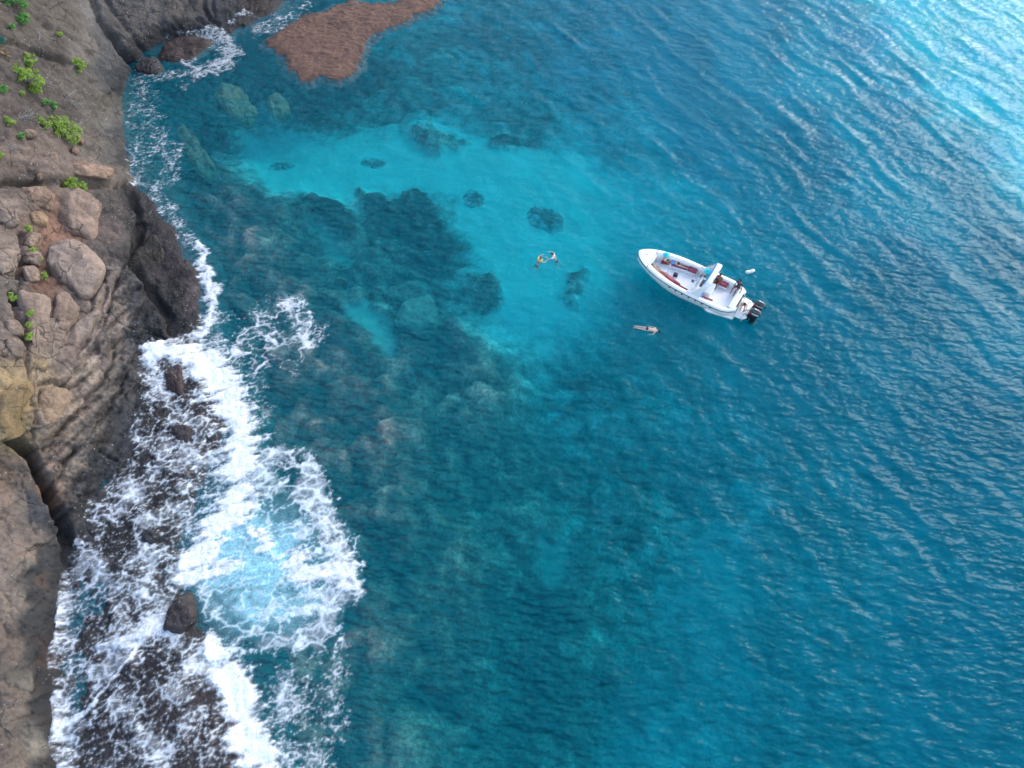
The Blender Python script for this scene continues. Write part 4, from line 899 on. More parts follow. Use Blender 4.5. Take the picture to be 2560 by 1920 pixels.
def shrub(px, py, rx, ry, lab, rot=0, mat='leaf', seed=0, dens=1.0, name='shrub', lift=0.12):
    rng = np.random.default_rng(seed + 500); base = surf_at(px, py); h = base[2]; k = scale_at(px, py, h)
    n = cliff_normal(px, py) * 0.6 + np.array([0.1, -0.25, 0.7]); n /= np.linalg.norm(n)
    ex = np.array([1, 0, 0]) - n * n[0]; ex /= np.linalg.norm(ex); ey = np.cross(n, ex)
    a_, b_ = 1.12 * rx / k, 1.12 * ry / k; hgt = 0.45 * math.sqrt(a_ * b_) + 0.12
    root = empty(name, Matrix.Translation(Vector(base)))
    # clumps, then leaves
    nc = max(4, int(16 * dens * math.sqrt(a_ * b_) / 0.5)); cl = []
    cr, sr = math.cos(rot), math.sin(rot)
    while len(cl) < nc:
        u, v = rng.uniform(-1, 1, 2)
        if u * u + v * v > 1: continue
        p = ex * (u * a_ * cr - v * b_ * sr) + ey * (u * a_ * sr + v * b_ * cr)
        cl.append(p + n * (lift + hgt * (1 - 0.7 * (u * u + v * v)) * rng.uniform(0.5, 1.0)))
    cl = np.array(cl); rad = 0.17 * math.sqrt(a_ * b_) + 0.07
    nl = int(np.clip(46 * nc, 120, 1500)); idx = rng.integers(0, nc, nl)
    off = rng.normal(0, 1, (nl, 3)); off /= np.linalg.norm(off, axis=1, keepdims=True); off *= (rng.uniform(0.2, 1, nl) ** 0.5)[:, None] * rad
    pts = cl[idx] + off * rng.uniform(.6, 1.5, (nc, 1))[idx] * np.array([1, 1, .7])
    nr = off / (np.linalg.norm(off, axis=1, keepdims=True) + 1e-9) * 0.6 + n * 0.8 + rng.normal(0, .35, (nl, 3)); nr /= np.linalg.norm(nr, axis=1, keepdims=True)
    obj('foliage', leaves_mesh('foliage', pts, nr, 0.13, rng, narrow=0.75), M[mat], root)
    ch = []
    for p in cl[: max(3, nc // 2)]:
        mid = p * 0.5 + rng.normal(0, .05, 3); ch.append(([np.zeros(3) - n * .1, mid, p], [.025, .016, .007]))
    for k_ in range(4):
        p = ex * rng.uniform(-a_, a_) * 1.2 + ey * rng.uniform(-b_, b_) * 1.2 + n * rng.uniform(.05, .3); ch.append(([np.zeros(3), p * .5 + n * .08, p], [.015, .01, .004]))
    obj('branch', tubes_mesh('branch', ch), M['twig'], root)
    tag(root, lab, 'shrub', 'green plants on the cliff')
    return root

SHRUBS = [
    (165, 332, 40, 26, 'biggest bright green bush on the slope, left of the cliff edge', -.5, 'leaf', 1.3),
    (112, 306, 20, 7, 'trailing yellow green shoot reaching left from the biggest bush', -.5, 'leaf', .9),
    (62, 202, 40, 20, 'wide sprawling green bush near the left edge, under the spiky plant', -.15, 'leaf', 1.2),
    (88, 222, 16, 14, 'green clump at the lower right end of the sprawling bush', 0, 'leaf', 1.0),
    (183, 449, 34, 15, 'vivid yellow green bush at the dark ledge beside the tan wedge slab', -.1, 'leaf', 1.3),
    (196, 168, 12, 17, 'narrow upright green shrub standing alone high on the bare slope', .3, 'leaf', 1.0),
    (150, 89, 10, 5, 'tiny green sprig on the bare rock near the top', 0, 'leaf', .6),
    (75, 150, 12, 14, 'green shrub just right of the spiky plant', .2, 'leaf', 1.0),
    (84, 175, 9, 5, 'small green tuft between the spiky plant and the sprawling bush', 0, 'leaf', .7),
    (60, 48, 14, 13, 'dark green shrub near the top left, below the corner bush', 0, 'leaf_dark', 1.2),
    (30, 8, 38, 12, 'yellow green bush in the top left corner', 0, 'leaf_dark', 1.1),
    (24, 66, 8, 6, 'small dull tuft by the blue green succulent', 0, 'leaf_dark', .7),
    (8, 229, 8, 8, 'small dark green tuft at the left edge below the sprawling bush', 0, 'leaf_dark', .8),
    (61, 237, 6, 5, 'tiny green tuft under the sprawling bush', 0, 'leaf', .6),
    (128, 262, 19, 6, 'low green shrub above the biggest bush', 0, 'leaf_dark', .8),
    (49, 343, 8, 6, 'small green tuft beside the small pinkish stone', 0, 'leaf_dark', .7),
    (24, 308, 12, 6, 'small orange and green shrub below the dry grey brush', -.3, 'leaf', .7),
    (2, 390, 7, 7, 'green tuft cut by the left edge above the dark ledge', 0, 'leaf', .7),
    (69, 580, 6, 4, 'tiny green tuft above the small upright rock', 0, 'leaf', .5),
    (84, 630, 8, 6, 'green tuft in the crack between two small rocks by the largest boulder', .4, 'leaf', .6),
    (105, 652, 6, 8, 'green tuft growing against the left side of the largest boulder', 0, 'leaf', .6),
    (115, 695, 5, 6, 'green tuft under the lower left of the largest boulder', 0, 'leaf', .5),
    (42, 742, 6, 7, 'green tuft at the top left of the tall cracked rock', 0, 'leaf', .5),
    (76, 797, 8, 6, 'green tuft halfway down the tall cracked rock', 0, 'leaf', .6),
    (71, 823, 4, 5, 'smallest tuft, between two others on the tall cracked rock', 0, 'leaf', .4),
    (74, 852, 6, 9, 'lowest green tuft on the tall cracked rock', 0, 'leaf', .6),
]
for i, (px, py, rx, ry, lab, rot, mt, dn) in enumerate(SHRUBS):
    shrub(px, py, rx, ry, lab, rot, mt, i, dn, 'shrub' if rx > 10 else 'plant_tuft', 0.12 if py < 500 else 0.45)

def rosette(px, py, rpx, nleaf, mat, lab, name, seed, wid=.12, dry=0):
    rng = np.random.default_rng(seed); base = surf_at(px, py); k = scale_at(px, py, base[2]); Rr = rpx / k
    root = empty(name, Matrix.Translation(Vector(base)))
    def leaf(az, el, L, w):
        V, F_ = [], []
        d = np.array([math.cos(az), math.sin(az), 0]); sd_ = np.array([-math.sin(az), math.cos(az), 0])
        for s_ in np.linspace(0, 1, 6):
            c = d * L * s_ * math.cos(el) + np.array([0, 0, 1]) * (L * s_ * math.sin(el) - 0.35 * L * s_ * s_ * (1 if el < .8 else .2))
            ww = w * (0.5 + 1.2 * s_) * (1 - s_) ** 0.6 + .003
            V += [c + sd_ * ww + np.array([0, 0, ww * .4]), c, c - sd_ * ww + np.array([0, 0, ww * .4])]
        for q in range(5):
            for j in range(2): F_.append((q * 3 + j, q * 3 + j + 1, q * 3 + j + 4, q * 3 + j + 3))
        return mesh_np('leaf', V, F_)
    for q in range(nleaf):
        o = obj('leaf', leaf(2 * math.pi * q / nleaf * 1.0 + rng.uniform(-.2, .2), rng.uniform(.25, 1.15), Rr * rng.uniform(.75, 1.1), wid * Rr), M[mat], root); o.location.z = .1
    for q in range(dry):
        o = obj('dry_leaf', leaf(rng.uniform(0, 6.28), rng.uniform(.02, .25), Rr * rng.uniform(.8, 1.2), wid * Rr), M['leaf_dry'], root); o.location.z = .12
    return tag(root, lab, 'plant', 'rosette plants on the cliff')
rosette(2, 102, 27, 13, 'leaf_blue', 'big blue green succulent with orange dead leaves, cut by the left edge', 'agave_plant', 3, .2, 9)
rosette(14, 140, 15, 6, 'leaf_dry', 'withered orange rosette below the blue green succulent', 'agave_plant', 4, .14, 5)
rosette(50, 168, 17, 16, 'leaf_spike', 'pale spiky leaved rosette above the sprawling bush', 'spiky_plant', 5, .07, 3)

def brush(px, py, rpx, nb, lab, seed, dirn=None):
    rng = np.random.default_rng(seed + 900); base = surf_at(px, py); k = scale_at(px, py, base[2]); Rr = rpx / k
    n = cliff_normal(px, py); root = empty('dry_brush', Matrix.Translation(Vector(base))); ch = []
    for q in range(nb):
        d = rng.normal(0, 1, 3); d -= n * (d @ n)
        if dirn is not None: d = np.array([dirn[0], dirn[1], 0.0]) + d * .35; d -= n * (d @ n)
        d /= np.linalg.norm(d); d = d + n * rng.uniform(.05, .6)
        L = Rr * rng.uniform(.5, 1.1); p1 = d * L * .45 + rng.normal(0, .05, 3) + n * .06; p2 = d * L + rng.normal(0, .08, 3)
        ch.append(([-n * .05, p1, p2], [.018, .012, .005]))
        for z_ in range(3):
            s_ = p1 + (p2 - p1) * rng.uniform(0, .9); e_ = s_ + (d + rng.normal(0, .6, 3)) * L * .3; ch.append(([s_, (s_ + e_) / 2 + n * .02, e_], [.009, .006, .003]))
    obj('branch', tubes_mesh('branch', ch, 4), M['twig'], root)
    return tag(root, lab, 'dry brush', 'leafless brush on the cliff')
brush(48, 292, 38, 22, 'densest leafless grey brush near the left edge, below the sprawling bush', 1, (1, .9))
brush(100, 210, 26, 12, 'leafless grey twigs at the right end of the sprawling bush', 2, (.6, .3))
brush(190, 320, 24, 12, 'grey twigs sticking up through the right side of the biggest bush', 3, (.5, 1))
brush(165, 245, 44, 10, 'long thin dry branches lying across the bare slope', 4, (1, .4))
brush(150, 465, 22, 10, 'grey twigs at the left end of the bush by the dark ledge', 5, (-.6, -.6))
brush(100, 98, 26, 8, 'thin dry stems on the upper slope, right of the blue green succulent', 6, (-.3, .9))
brush(15, 365, 30, 9, 'pale dry stems at the left edge above the dark ledge', 7, (1, .4))

# ================================================================ BOAT
BOAT_H = R(148.33); BOAT_L = 7.84
MB = Matrix.Translation((15.636, 34.095, 0)) @ Matrix.Rotation(BOAT_H, 4, 'Z')
boat = empty('motorboat', MB)
tag(boat, 'white open motorboat with red cushions and two dark outboard engines', 'boat')

def yg(x):   # half breadth at the gunwale
    if x > 3.2: return 1.46 * max(0.0, 1 - (min(x, 7.839) - 3.2) ** 2.4 / 4.64 ** 2.4) ** 0.62
    if x < 1.1: return 1.46 - 0.5 * ((1.1 - x) / 1.1) ** 2.0
    return 1.46
def zg(x): return 0.86 + 0.50 * max(0, x / 7.84) ** 2
def loft(name, secs, mat, parent, close=False, cap=False, smooth=True, flip=False):
    n = len(secs[0]); V = [tuple(p) for s_ in secs for p in s_]; F_ = []
    for k in range(len(secs) - 1):
        for j in range(n if close else n - 1):
            a, b_ = k * n + j, k * n + (j + 1) % n
            q = (a, b_, b_ + n, a + n); F_.append(q[::-1] if flip else q)
    if cap: F_ += [tuple(range(n)), tuple(range((len(secs) - 1) * n, len(secs) * n))]
    me = bpy.data.meshes.new(name); me.from_pydata(V, [], F_); me.update()
    bm = bmesh.new(); bm.from_mesh(me); bmesh.ops.remove_doubles(bm, verts=bm.verts, dist=1e-4); bmesh.ops.recalc_face_normals(bm, faces=bm.faces); bm.to_mesh(me); bm.free()
    me.polygons.foreach_set('use_smooth', [smooth] * len(me.polygons))
    return obj(name, me, mat, parent)

def rbox(name, x0, x1, y0, y1, z0, z1, mat, parent, bev=0.03, taper=1.0, seg=3):
    me = bpy.data.meshes.new(name); bm = bmesh.new(); bmesh.ops.create_cube(bm, size=1)
    for v in bm.verts:
        t = taper if v.co.z > 0 else 1.0
        v.co = Vector(((x0 + x1) / 2 + v.co.x * (x1 - x0) * t, (y0 + y1) / 2 + v.co.y * (y1 - y0) * t, (z0 + z1) / 2 + v.co.z * (z1 - z0)))
    if bev: bmesh.ops.bevel(bm, geom=list(bm.edges), offset=bev, segments=seg, affect='EDGES', profile=.6)
    bm.to_mesh(me); bm.free(); me.polygons.foreach_set('use_smooth', [True] * len(me.polygons))
    return obj(name, me, mat, parent)

def prism(name, poly, z0, z1, mat, parent, bev=0.03):
    me = bpy.data.meshes.new(name); bm = bmesh.new()
    f = bm.faces.new([bm.verts.new((x, y, z0)) for x, y in poly])
    r = bmesh.ops.extrude_face_region(bm, geom=[f]); bmesh.ops.translate(bm, vec=(0, 0, z1 - z0), verts=[v for v in r['geom'] if isinstance(v, bmesh.types.BMVert)])
    bmesh.ops.recalc_face_normals(bm, faces=bm.faces)
    if bev: bmesh.ops.bevel(bm, geom=list(bm.edges), offset=bev, segments=3, affect='EDGES')
    bm.to_mesh(me); bm.free(); me.polygons.foreach_set('use_smooth', [True] * len(me.polygons))
    return obj(name, me, mat, parent)

def tube(name, pts, r, mat, parent, sides=8):
    pts = [np.array(p, float) for p in pts]; return obj(name, tubes_mesh(name, [(pts, [r] * len(pts))], sides), mat, parent)

xsb = np.concatenate([np.linspace(0, 3.2, 9), np.linspace(3.6, 7.4, 12), [7.6, 7.75, 7.82, 7.839]])
secs = []
for x in xsb:
    g_, z_ = yg(x), zg(x); t = max(0, (x - 4.5) / 3.34); zk = -0.42 + 1.15 * t ** 2.6; ch = g_ * (0.80 - 0.22 * t); zc = 0.02 + 0.62 * t ** 1.6
    half = [(x - .0, 0, zk), (x, ch * .55, zk * .55 + zc * .45), (x, ch, zc), (x, ch * 1.03, zc + .05), (x, g_ * .97, z_ * .72 + zc * .28), (x, g_, z_ - .05), (x, g_, z_)]
    secs.append([(a, -b_, c) for a, b_, c in half[:0:-1]] + half)
hull = loft('hull', secs, M['hullw'], boat)
# transom face, cap and inner liner
tr_ = secs[0]; me = bpy.data.meshes.new('transom'); me.from_pydata([tuple(p) for p in tr_], [], [tuple(range(len(tr_)))]); me.update(); obj('transom', me, M['hullw'], boat)
xi_ = [x for x in xsb if x <= 6.75]
yi_f = lambda x: max(0.02, yg(x) - 0.30 - 0.10 * max(0, (x - 4.5) / 2.3))
cap = []
for x in xi_:
    g_, z_, q = yg(x) + .015, zg(x), yi_f(x)
    cap.append([(x, g_, z_ - .04), (x, g_, z_ + .035), (x, (g_ + q) / 2, z_ + .05), (x, q, z_ + .035), (x, q, z_ - .05)])
loft('gunwale', cap, M['gel'], boat); loft('gunwale', [[(a, -b_, c) for a, b_, c in r_] for r_ in cap], M['gel'], boat)
fd = []
for x in [6.75, 6.95, 7.15, 7.35, 7.5, 7.65, 7.75, 7.81, 7.84]:
    g_ = yg(min(x, 7.8385)) + .015; z_ = zg(x); fd.append([(x, g_ * s_, z_ + .035 + .05 * (1 - s_ * s_)) for s_ in (-1, -.6, -.2, .2, .6, 1)])
loft('foredeck', fd, M['gel'], boat)
SOLE = 0.46
lin = []
for x in [.55] + [v for v in xi_ if v > .6]:
    q = yi_f(x); z_ = zg(x) - .02; so = SOLE + (0.12 if x > 5.6 else 0)
    lin.append([(x, q, z_), (x, q * .97, so), (x, 0, so + .01), (x, -q * .97, so), (x, -q, z_)])
loft('cockpit_liner', lin, M['nonskid'], boat, smooth=False)
rbox('aft_bulkhead', .1, .55, -.98, .98, .2, .93, M['gel'], boat, .06)
rbox('fore_bulkhead', 6.62, 6.78, -.66, .66, .4, 1.22, M['gel'], boat, .03)
for s_ in (1, -1):
    tube('rub_rail', [(x, s_ * (yg(min(x, 7.8385)) + .02), zg(x) - .07) for x in xsb], .032, M['rub'], boat)
for x in (1.6, 2.2, 2.7, 3.2, 3.7, 4.2, 4.7):
    rbox('rail_fitting', x - .05, x + .05, yg(x) + .01, yg(x) + .07, zg(x) - .2, zg(x) - .09, M['rub'], boat, .012)
prism('swim_platform', [(-.02, -.98), (-.02, .98), (-.62, .9), (-.86, .66), (-.86, -.66), (-.62, -.9)], .22, .36, M['nonskid'], boat, .04)
for s_ in (1, -1):
    prism('quarter_step', [(.0, s_ * .55), (.5, s_ * .95), (.5, s_ * .5), (.0, s_ * .4)][::s_], .36, .7, M['gel'], boat, .03)
    prism('hull_sponson', [(-.05, s_ * .62), (-.05, s_ * 1.0), (1.7, s_ * 1.30), (2.05, s_ * 1.18), (2.05, s_ * .7)][::s_], -.12, .1, M['hullw'], boat, .03)
# cushions
def strip(name, rows, z, th, mat):
    return prism(name, rows, z, z + th, mat, boat, .035)
prism('bench_seat', [(6.25, -.38), (6.3, -.86), (5.2, -1.12), (3.7, -1.2), (3.65, -.74), (4.4, -.7)][::-1], SOLE, .66, M['nonskid'], boat, .02)
strip('bench_cushion', [(6.22, -.36), (6.26, -.84), (5.3, -1.06), (4.40, -1.18), (4.36, -.74), (5.3, -.62)][::-1], .68, .1, M['cush'])
strip('bench_cushion', [(4.32, -.72), (4.32, -1.19), (3.70, -1.2), (3.66, -.74)][::-1], .70, .16, M['cush'])
prism('bench_seat', [(6.1, .28), (6.1, .8), (5.2, 1.08), (3.6, 1.17), (3.6, .95), (4.3, .68), (5.4, .3)], SOLE, .66, M['nonskid'], boat, .02)
strip('bench_cushion', [(6.0, .26), (6.02, .76), (5.2, .92), (4.2, .88), (4.15, .66), (5.45, .24)], .70, .1, M['cush'])
strip('bolster', [(4.3, .84), (4.3, .98), (3.5, 1.02), (3.5, .92)], .80, .12, M['cush'])
prism('aft_seat', [(1.28, -.72), (1.28, -1.14), (2.3, -1.15), (2.3, -.72)][::-1], SOLE, .64, M['gel'], boat, .03)
strip('aft_cushion', [(1.31, -.70), (1.31, -1.15), (2.26, -1.16), (2.26, -.70)][::-1], .68, .12, M['cush'])
strip('bolster', [(1.65, .90), (1.65, 1.03), (2.5, 1.05), (2.5, .93)], .84, .12, M['cush'])
# console, screen, wheel, helm seat
con = loft('console', [[(3.30 - .10 * k_, y_, SOLE), (3.30 - .12 * k_, y_, .95), (3.05, y_, 1.18), (2.72, y_, 1.12), (2.68, y_, SOLE)] for y_, k_ in ((-.42, 1), (-.36, 0), (.66, 0), (.72, 1))], M['gel'], boat, True, True, False)
w = loft('windscreen', [[(3.14 + .1 * math.cos(t), .15 + .55 * math.sin(t), 1.16), (2.92 + .08 * math.cos(t), .15 + .50 * math.sin(t), 1.62)] for t in np.linspace(-1.45, 1.45, 9)], M['glass'], con)
tube('windscreen_frame', [(2.92 + .08 * math.cos(t), .15 + .50 * math.sin(t), 1.63) for t in np.linspace(-1.45, 1.45, 9)], .015, M['steel'], con)
rbox('dashboard', 2.74, 2.95, -.2, .5, 1.13, 1.18, M['dash'], con, .01)
bmw = bmesh.new()
wh = obj('steering_wheel', tubes_mesh('steering_wheel', [([np.array([2.6 + .06 * math.sin(t), .1 + .19 * math.cos(t), 1.05 + .18 * math.sin(t)]) for t in np.linspace(0, 2 * math.pi, 17)], [.016] * 17), ([np.array([2.6, -.08, 1.05]), np.array([2.62, .28, 1.05])], [.012, .012])], 6), M['black'], con); bmw.free()
rbox('hatch', 3.42, 3.62, .05, .3, 1.0, 1.03, M['dash'], con, .008)
rbox('helm_seat', 2.0, 2.42, -.35, .65, SOLE, .92, M['gel'], boat, .05); rbox('helm_cushion', 2.0, 2.44, -.38, .68, .92, 1.04, M['whitecloth'], boat, .05)
# radar arch: raked legs and a broad top
arch = empty('radar_arch'); arch.parent = boat
def beam(name, pts, wds, ths, mat, parent):
    secs_ = []
    for (x, y, z), w_, t_ in zip(pts, wds, ths):
        secs_.append([(x - w_ / 2, y, z - t_ / 2), (x + w_ / 2, y, z - t_ / 2), (x + w_ / 2 + .02, y, z), (x + w_ / 2, y, z + t_ / 2), (x - w_ / 2, y, z + t_ / 2), (x - w_ / 2 - .02, y, z)])
    return loft(name, secs_, mat, parent, True, True)
beam('arch_top', [(2.36, -1.16, 2.12), (2.32, -1.05, 2.24), (2.28, -.8, 2.3), (2.26, 0, 2.33), (2.28, .8, 2.3), (2.32, 1.0, 2.24), (2.36, 1.12, 2.12)], [.36, .35, .33, .33, .33, .35, .36], [.1, .12, .12, .12, .12, .12, .1], M['gel'], arch)
for s_ in (1, -1):
    secs_ = [[(x0, s_ * y - .05, z), (x1, s_ * y - .05, z), (x1, s_ * y + .05, z), (x0, s_ * y + .05, z)] for x0, x1, y, z in ((2.55, 3.45, 1.30, .9), (2.45, 3.0, 1.27, 1.4), (2.3, 2.66, 1.22, 1.85), (2.17, 2.55, 1.14, 2.13))]
    loft('arch_leg', secs_, M['gel'], arch, True, True, False)
beam('arch_trim', [(2.53, -1.08, 2.16), (2.51, -.8, 2.23), (2.49, 0, 2.27), (2.51, .8, 2.23), (2.53, 1.05, 2.16)], [.09] * 5, [.05] * 5, M['blue'], arch)
tube('arch_stay', [(2.3, -1.1, 2.2), (2.9, -1.3, 1.6), (3.5, -1.32, 1.0)], .018, M['steel'], arch)
for x, y in ((2.1, -.3), (2.1, .45)): rbox('nav_light', x - .04, x + .04, y - .04, y + .04, 2.39, 2.47, M['whitegraph'], arch, .015)
# deck fittings
for x, y in ((7.22, -.02), (3.4, 1.28), (.5, 1.0), (.5, -1.0), (3.4, -1.28)):
    z_ = zg(x) + (.10 if x > 7 else .05); tube('cleat', [(x - .11, y, z_ + .05), (x - .04, y, z_ + .03), (x + .04, y, z_ + .03), (x + .11, y, z_ + .05)], .016, M['rub'], boat)
tube('grab_rail', [(.05, -.5, .36), (.02, -.48, .85), (-.12, -.3, .98), (-.2, .0, .95), (-.22, .05, .4)], .02, M['rub'], boat)
tube('deck_rail', [(5.4, -.66, .78), (5.5, -.4, .98), (5.45, .0, 1.0), (5.35, .32, .78)], .018, M['steel'], boat)
tube('grab_rail', [(-.55, .62, .36), (-.6, .62, .6), (-.85, .6, .62)], .02, M['rub'], boat)
tube('boarding_ladder', [(-.5, .92, .5), (-.55, 1.02, .45), (-.7, 1.06, .1), (-.75, 1.06, -.3)], .022, M['steel'], boat)
# outboards
def outboard(y, lab):
    o = empty('outboard_motor'); o.parent = boat; o.location = (-1.22, y, .05); o.scale = (.9, .9, .92); o['label'] = lab
    secs_ = []
    for x, w_, z0, z1 in ((-.46, .03, .86, .98), (-.44, .13, .78, 1.08), (-.36, .19, .72, 1.18), (-.18, .225, .70, 1.27), (.05, .23, .70, 1.31), (.25, .20, .72, 1.28), (.38, .15, .76, 1.18), (.42, .08, .82, 1.08)):
        zm = (z0 + z1) / 2; secs_.append([(x, w_ * math.cos(t), zm + (z1 - z0) / 2 * math.copysign(abs(math.sin(t)) ** .75, math.sin(t))) for t in np.linspace(0, 2 * math.pi, 14, endpoint=False)])
    cw_ = loft('cowling', secs_, M['engine'], o, True, True)
    for s_ in (1, -1):
        st_ = [[(x, s_ * (w_ + .006), z_ + d_) for d_ in (-.055, 0, .055)] for x, w_, z_ in ((-.36, .186, .93), (-.18, .222, .95), (.05, .228, .96), (.2, .212, .96))]
        loft('stripe', st_, M['whitegraph'], o); st_ = [[(x, s_ * (w_ + .006), z_ + d_) for d_ in (-.05, 0, .05)] for x, w_, z_ in ((.2, .212, .96), (.3, .186, .95), (.36, .16, .94))]
        loft('stripe', st_, M['redgraph'], o)
    rbox('badge', .0, .13, -.05, .05, 1.305, 1.325, M['whitegraph'], o, .008)
    loft('midsection', [[(x, w_, z_), (x1, w_, z_), (x1, -w_, z_), (x, -w_, z_)] for x, x1, w_, z_ in ((-.3, .33, .16, .74), (-.24, .28, .13, .5), (-.2, .2, .08, .1), (-.18, .15, .06, -.35))], M['engine_low'], o, True, True)
    rbox('anti_cavitation_plate', -.42, .2, -.13, .13, -.12, -.09, M['engine_low'], o, .01)
    loft('gear_case', [[(x, r_ * math.cos(t), -.42 + r_ * math.sin(t)) for t in np.linspace(0, 2 * math.pi, 10, endpoint=False)] for x, r_ in ((.32, .02), (.22, .06), (0, .075), (-.2, .07), (-.3, .04))], M['engine_low'], o, True, True)
    for q in range(3):
        a = q * 2.094; bl_ = obj('propeller_blade', mesh_np('propeller_blade', [(0, 0, .03), (.04, .06, .06), (.03, .09, .14), (-.01, .03, .19), (-.04, -.05, .15), (-.03, -.04, .06)], [(0, 1, 2, 5), (5, 2, 3, 4)]), M['steel'], o); bl_.location = (-.34, 0, -.42); bl_.rotation_euler = (a, 0, 0)
    rbox('mount_bracket', .28, .46, -.16, .16, .05, .62, M['engine_low'], o, .02)
    tube('rigging_hose', [(.35, .0, .8), (.5, .02, .95), (.72, .03, .82), (.85, .0, .5)], .03, M['black'], o)
outboard(-.36, 'outboard engine on the far side'); outboard(.44, 'outboard engine nearest the viewer')

# ================================================================ PEOPLE
def skin(name, verts, edges, radii, sub=1):
    me = bpy.data.meshes.new(name); me.from_pydata([tuple(v) for v in verts], edges, []); me.update()
    o = bpy.data.objects.new(name, me); COL.objects.link(o)
    md = o.modifiers.new('Skin', 'SKIN'); md.use_smooth_shade = True
    for k, sv in enumerate(me.skin_vertices[0].data):
        r = radii[k]; sv.radius = (r, r) if isinstance(r, (int, float)) else r; sv.use_root = (k == 0)
    sb = o.modifiers.new('Sub', 'SUBSURF'); sb.levels = sub; sb.render_levels = sub
    bpy.context.view_layer.update()
    dg = bpy.context.evaluated_depsgraph_get(); m2 = bpy.data.meshes.new_from_object(o.evaluated_get(dg)); m2.name = name
    bpy.data.objects.remove(o, do_unlink=True); bpy.data.meshes.remove(me)
    m2.polygons.foreach_set('use_smooth', [True] * len(m2.polygons))
    return m2

POSES = {
    # joints in metres: x forward, y left, z up; seat or ground under the pelvis at z = 0
    'sit': dict(pel=(0, 0, .12), bel=(-.02, 0, .30), che=(.0, 0, .48), nec=(.02, 0, .64), hea=(.05, 0, .78), sho=(.0, .19, .55), elb=(.06, .26, .30), han=(.26, .20, .20), hip=(.02, .1, .10), kne=(.42, .14, .14), ank=(.46, .14, -.26), toe=(.60, .16, -.33)),
    'recline': dict(pel=(0, 0, .13), bel=(-.16, 0, .20), che=(-.32, 0, .30), nec=(-.46, 0, .40), hea=(-.58, 0, .46), sho=(-.38, .19, .33), elb=(-.22, .30, .16), han=(-.0, .24, .14), hip=(.05, .1, .12), kne=(.42, .13, .22), ank=(.80, .12, .10), toe=(.92, .14, .14)),
    'lie': dict(pel=(0, 0, .12), bel=(-.2, 0, .12), che=(-.38, 0, .13), nec=(-.54, 0, .14), hea=(-.68, 0, .15), sho=(-.45, .19, .12), elb=(-.62, .34, .09), han=(-.78, .16, .10), hip=(.05, .1, .11), kne=(.45, .12, .10), ank=(.86, .11, .08), toe=(.98, .13, .1)),
    'prone': dict(pel=(0, 0, 0), bel=(.2, 0, .02), che=(.38, 0, .03), nec=(.55, 0, .02), hea=(.69, 0, .0), sho=(.46, .19, .0), elb=(.32, .33, -.06), han=(.12, .36, -.10), hip=(-.05, .085, -.01), kne=(-.46, .08, -.03), ank=(-.88, .07, -.03), toe=(-1.02, .07, -.05)),
    'tread': dict(pel=(-.22, 0, -.42), bel=(-.13, 0, -.26), che=(-.03, 0, -.10), nec=(.04, 0, .03), hea=(.10, 0, .14), sho=(.0, .19, -.03), elb=(.22, .36, -.06), han=(.46, .30, -.02), hip=(-.24, .1, -.46), kne=(-.30, .22, -.72), ank=(-.60, .26, -.86), toe=(-.72, .28, -.95)),
    'bend': dict(pel=(0, 0, .75), bel=(.06, 0, .92), che=(.20, 0, 1.06), nec=(.32, 0, 1.17), hea=(.42, 0, 1.26), sho=(.26, .19, 1.10), elb=(.42, .26, .90), han=(.60, .22, .82), hip=(0, .1, .72), kne=(.10, .13, .42), ank=(.0, .13, .07), toe=(.15, .15, .02)),
    'stand': dict(pel=(0, 0, .92), bel=(0, 0, 1.08), che=(.0, 0, 1.26), nec=(.0, 0, 1.42), hea=(.02, 0, 1.57), sho=(0, .19, 1.34), elb=(.04, .25, 1.10), han=(.25, .2, 1.02), hip=(0, .1, .88), kne=(.03, .12, .48), ank=(0, .12, .07), toe=(.15, .14, .02)),
}
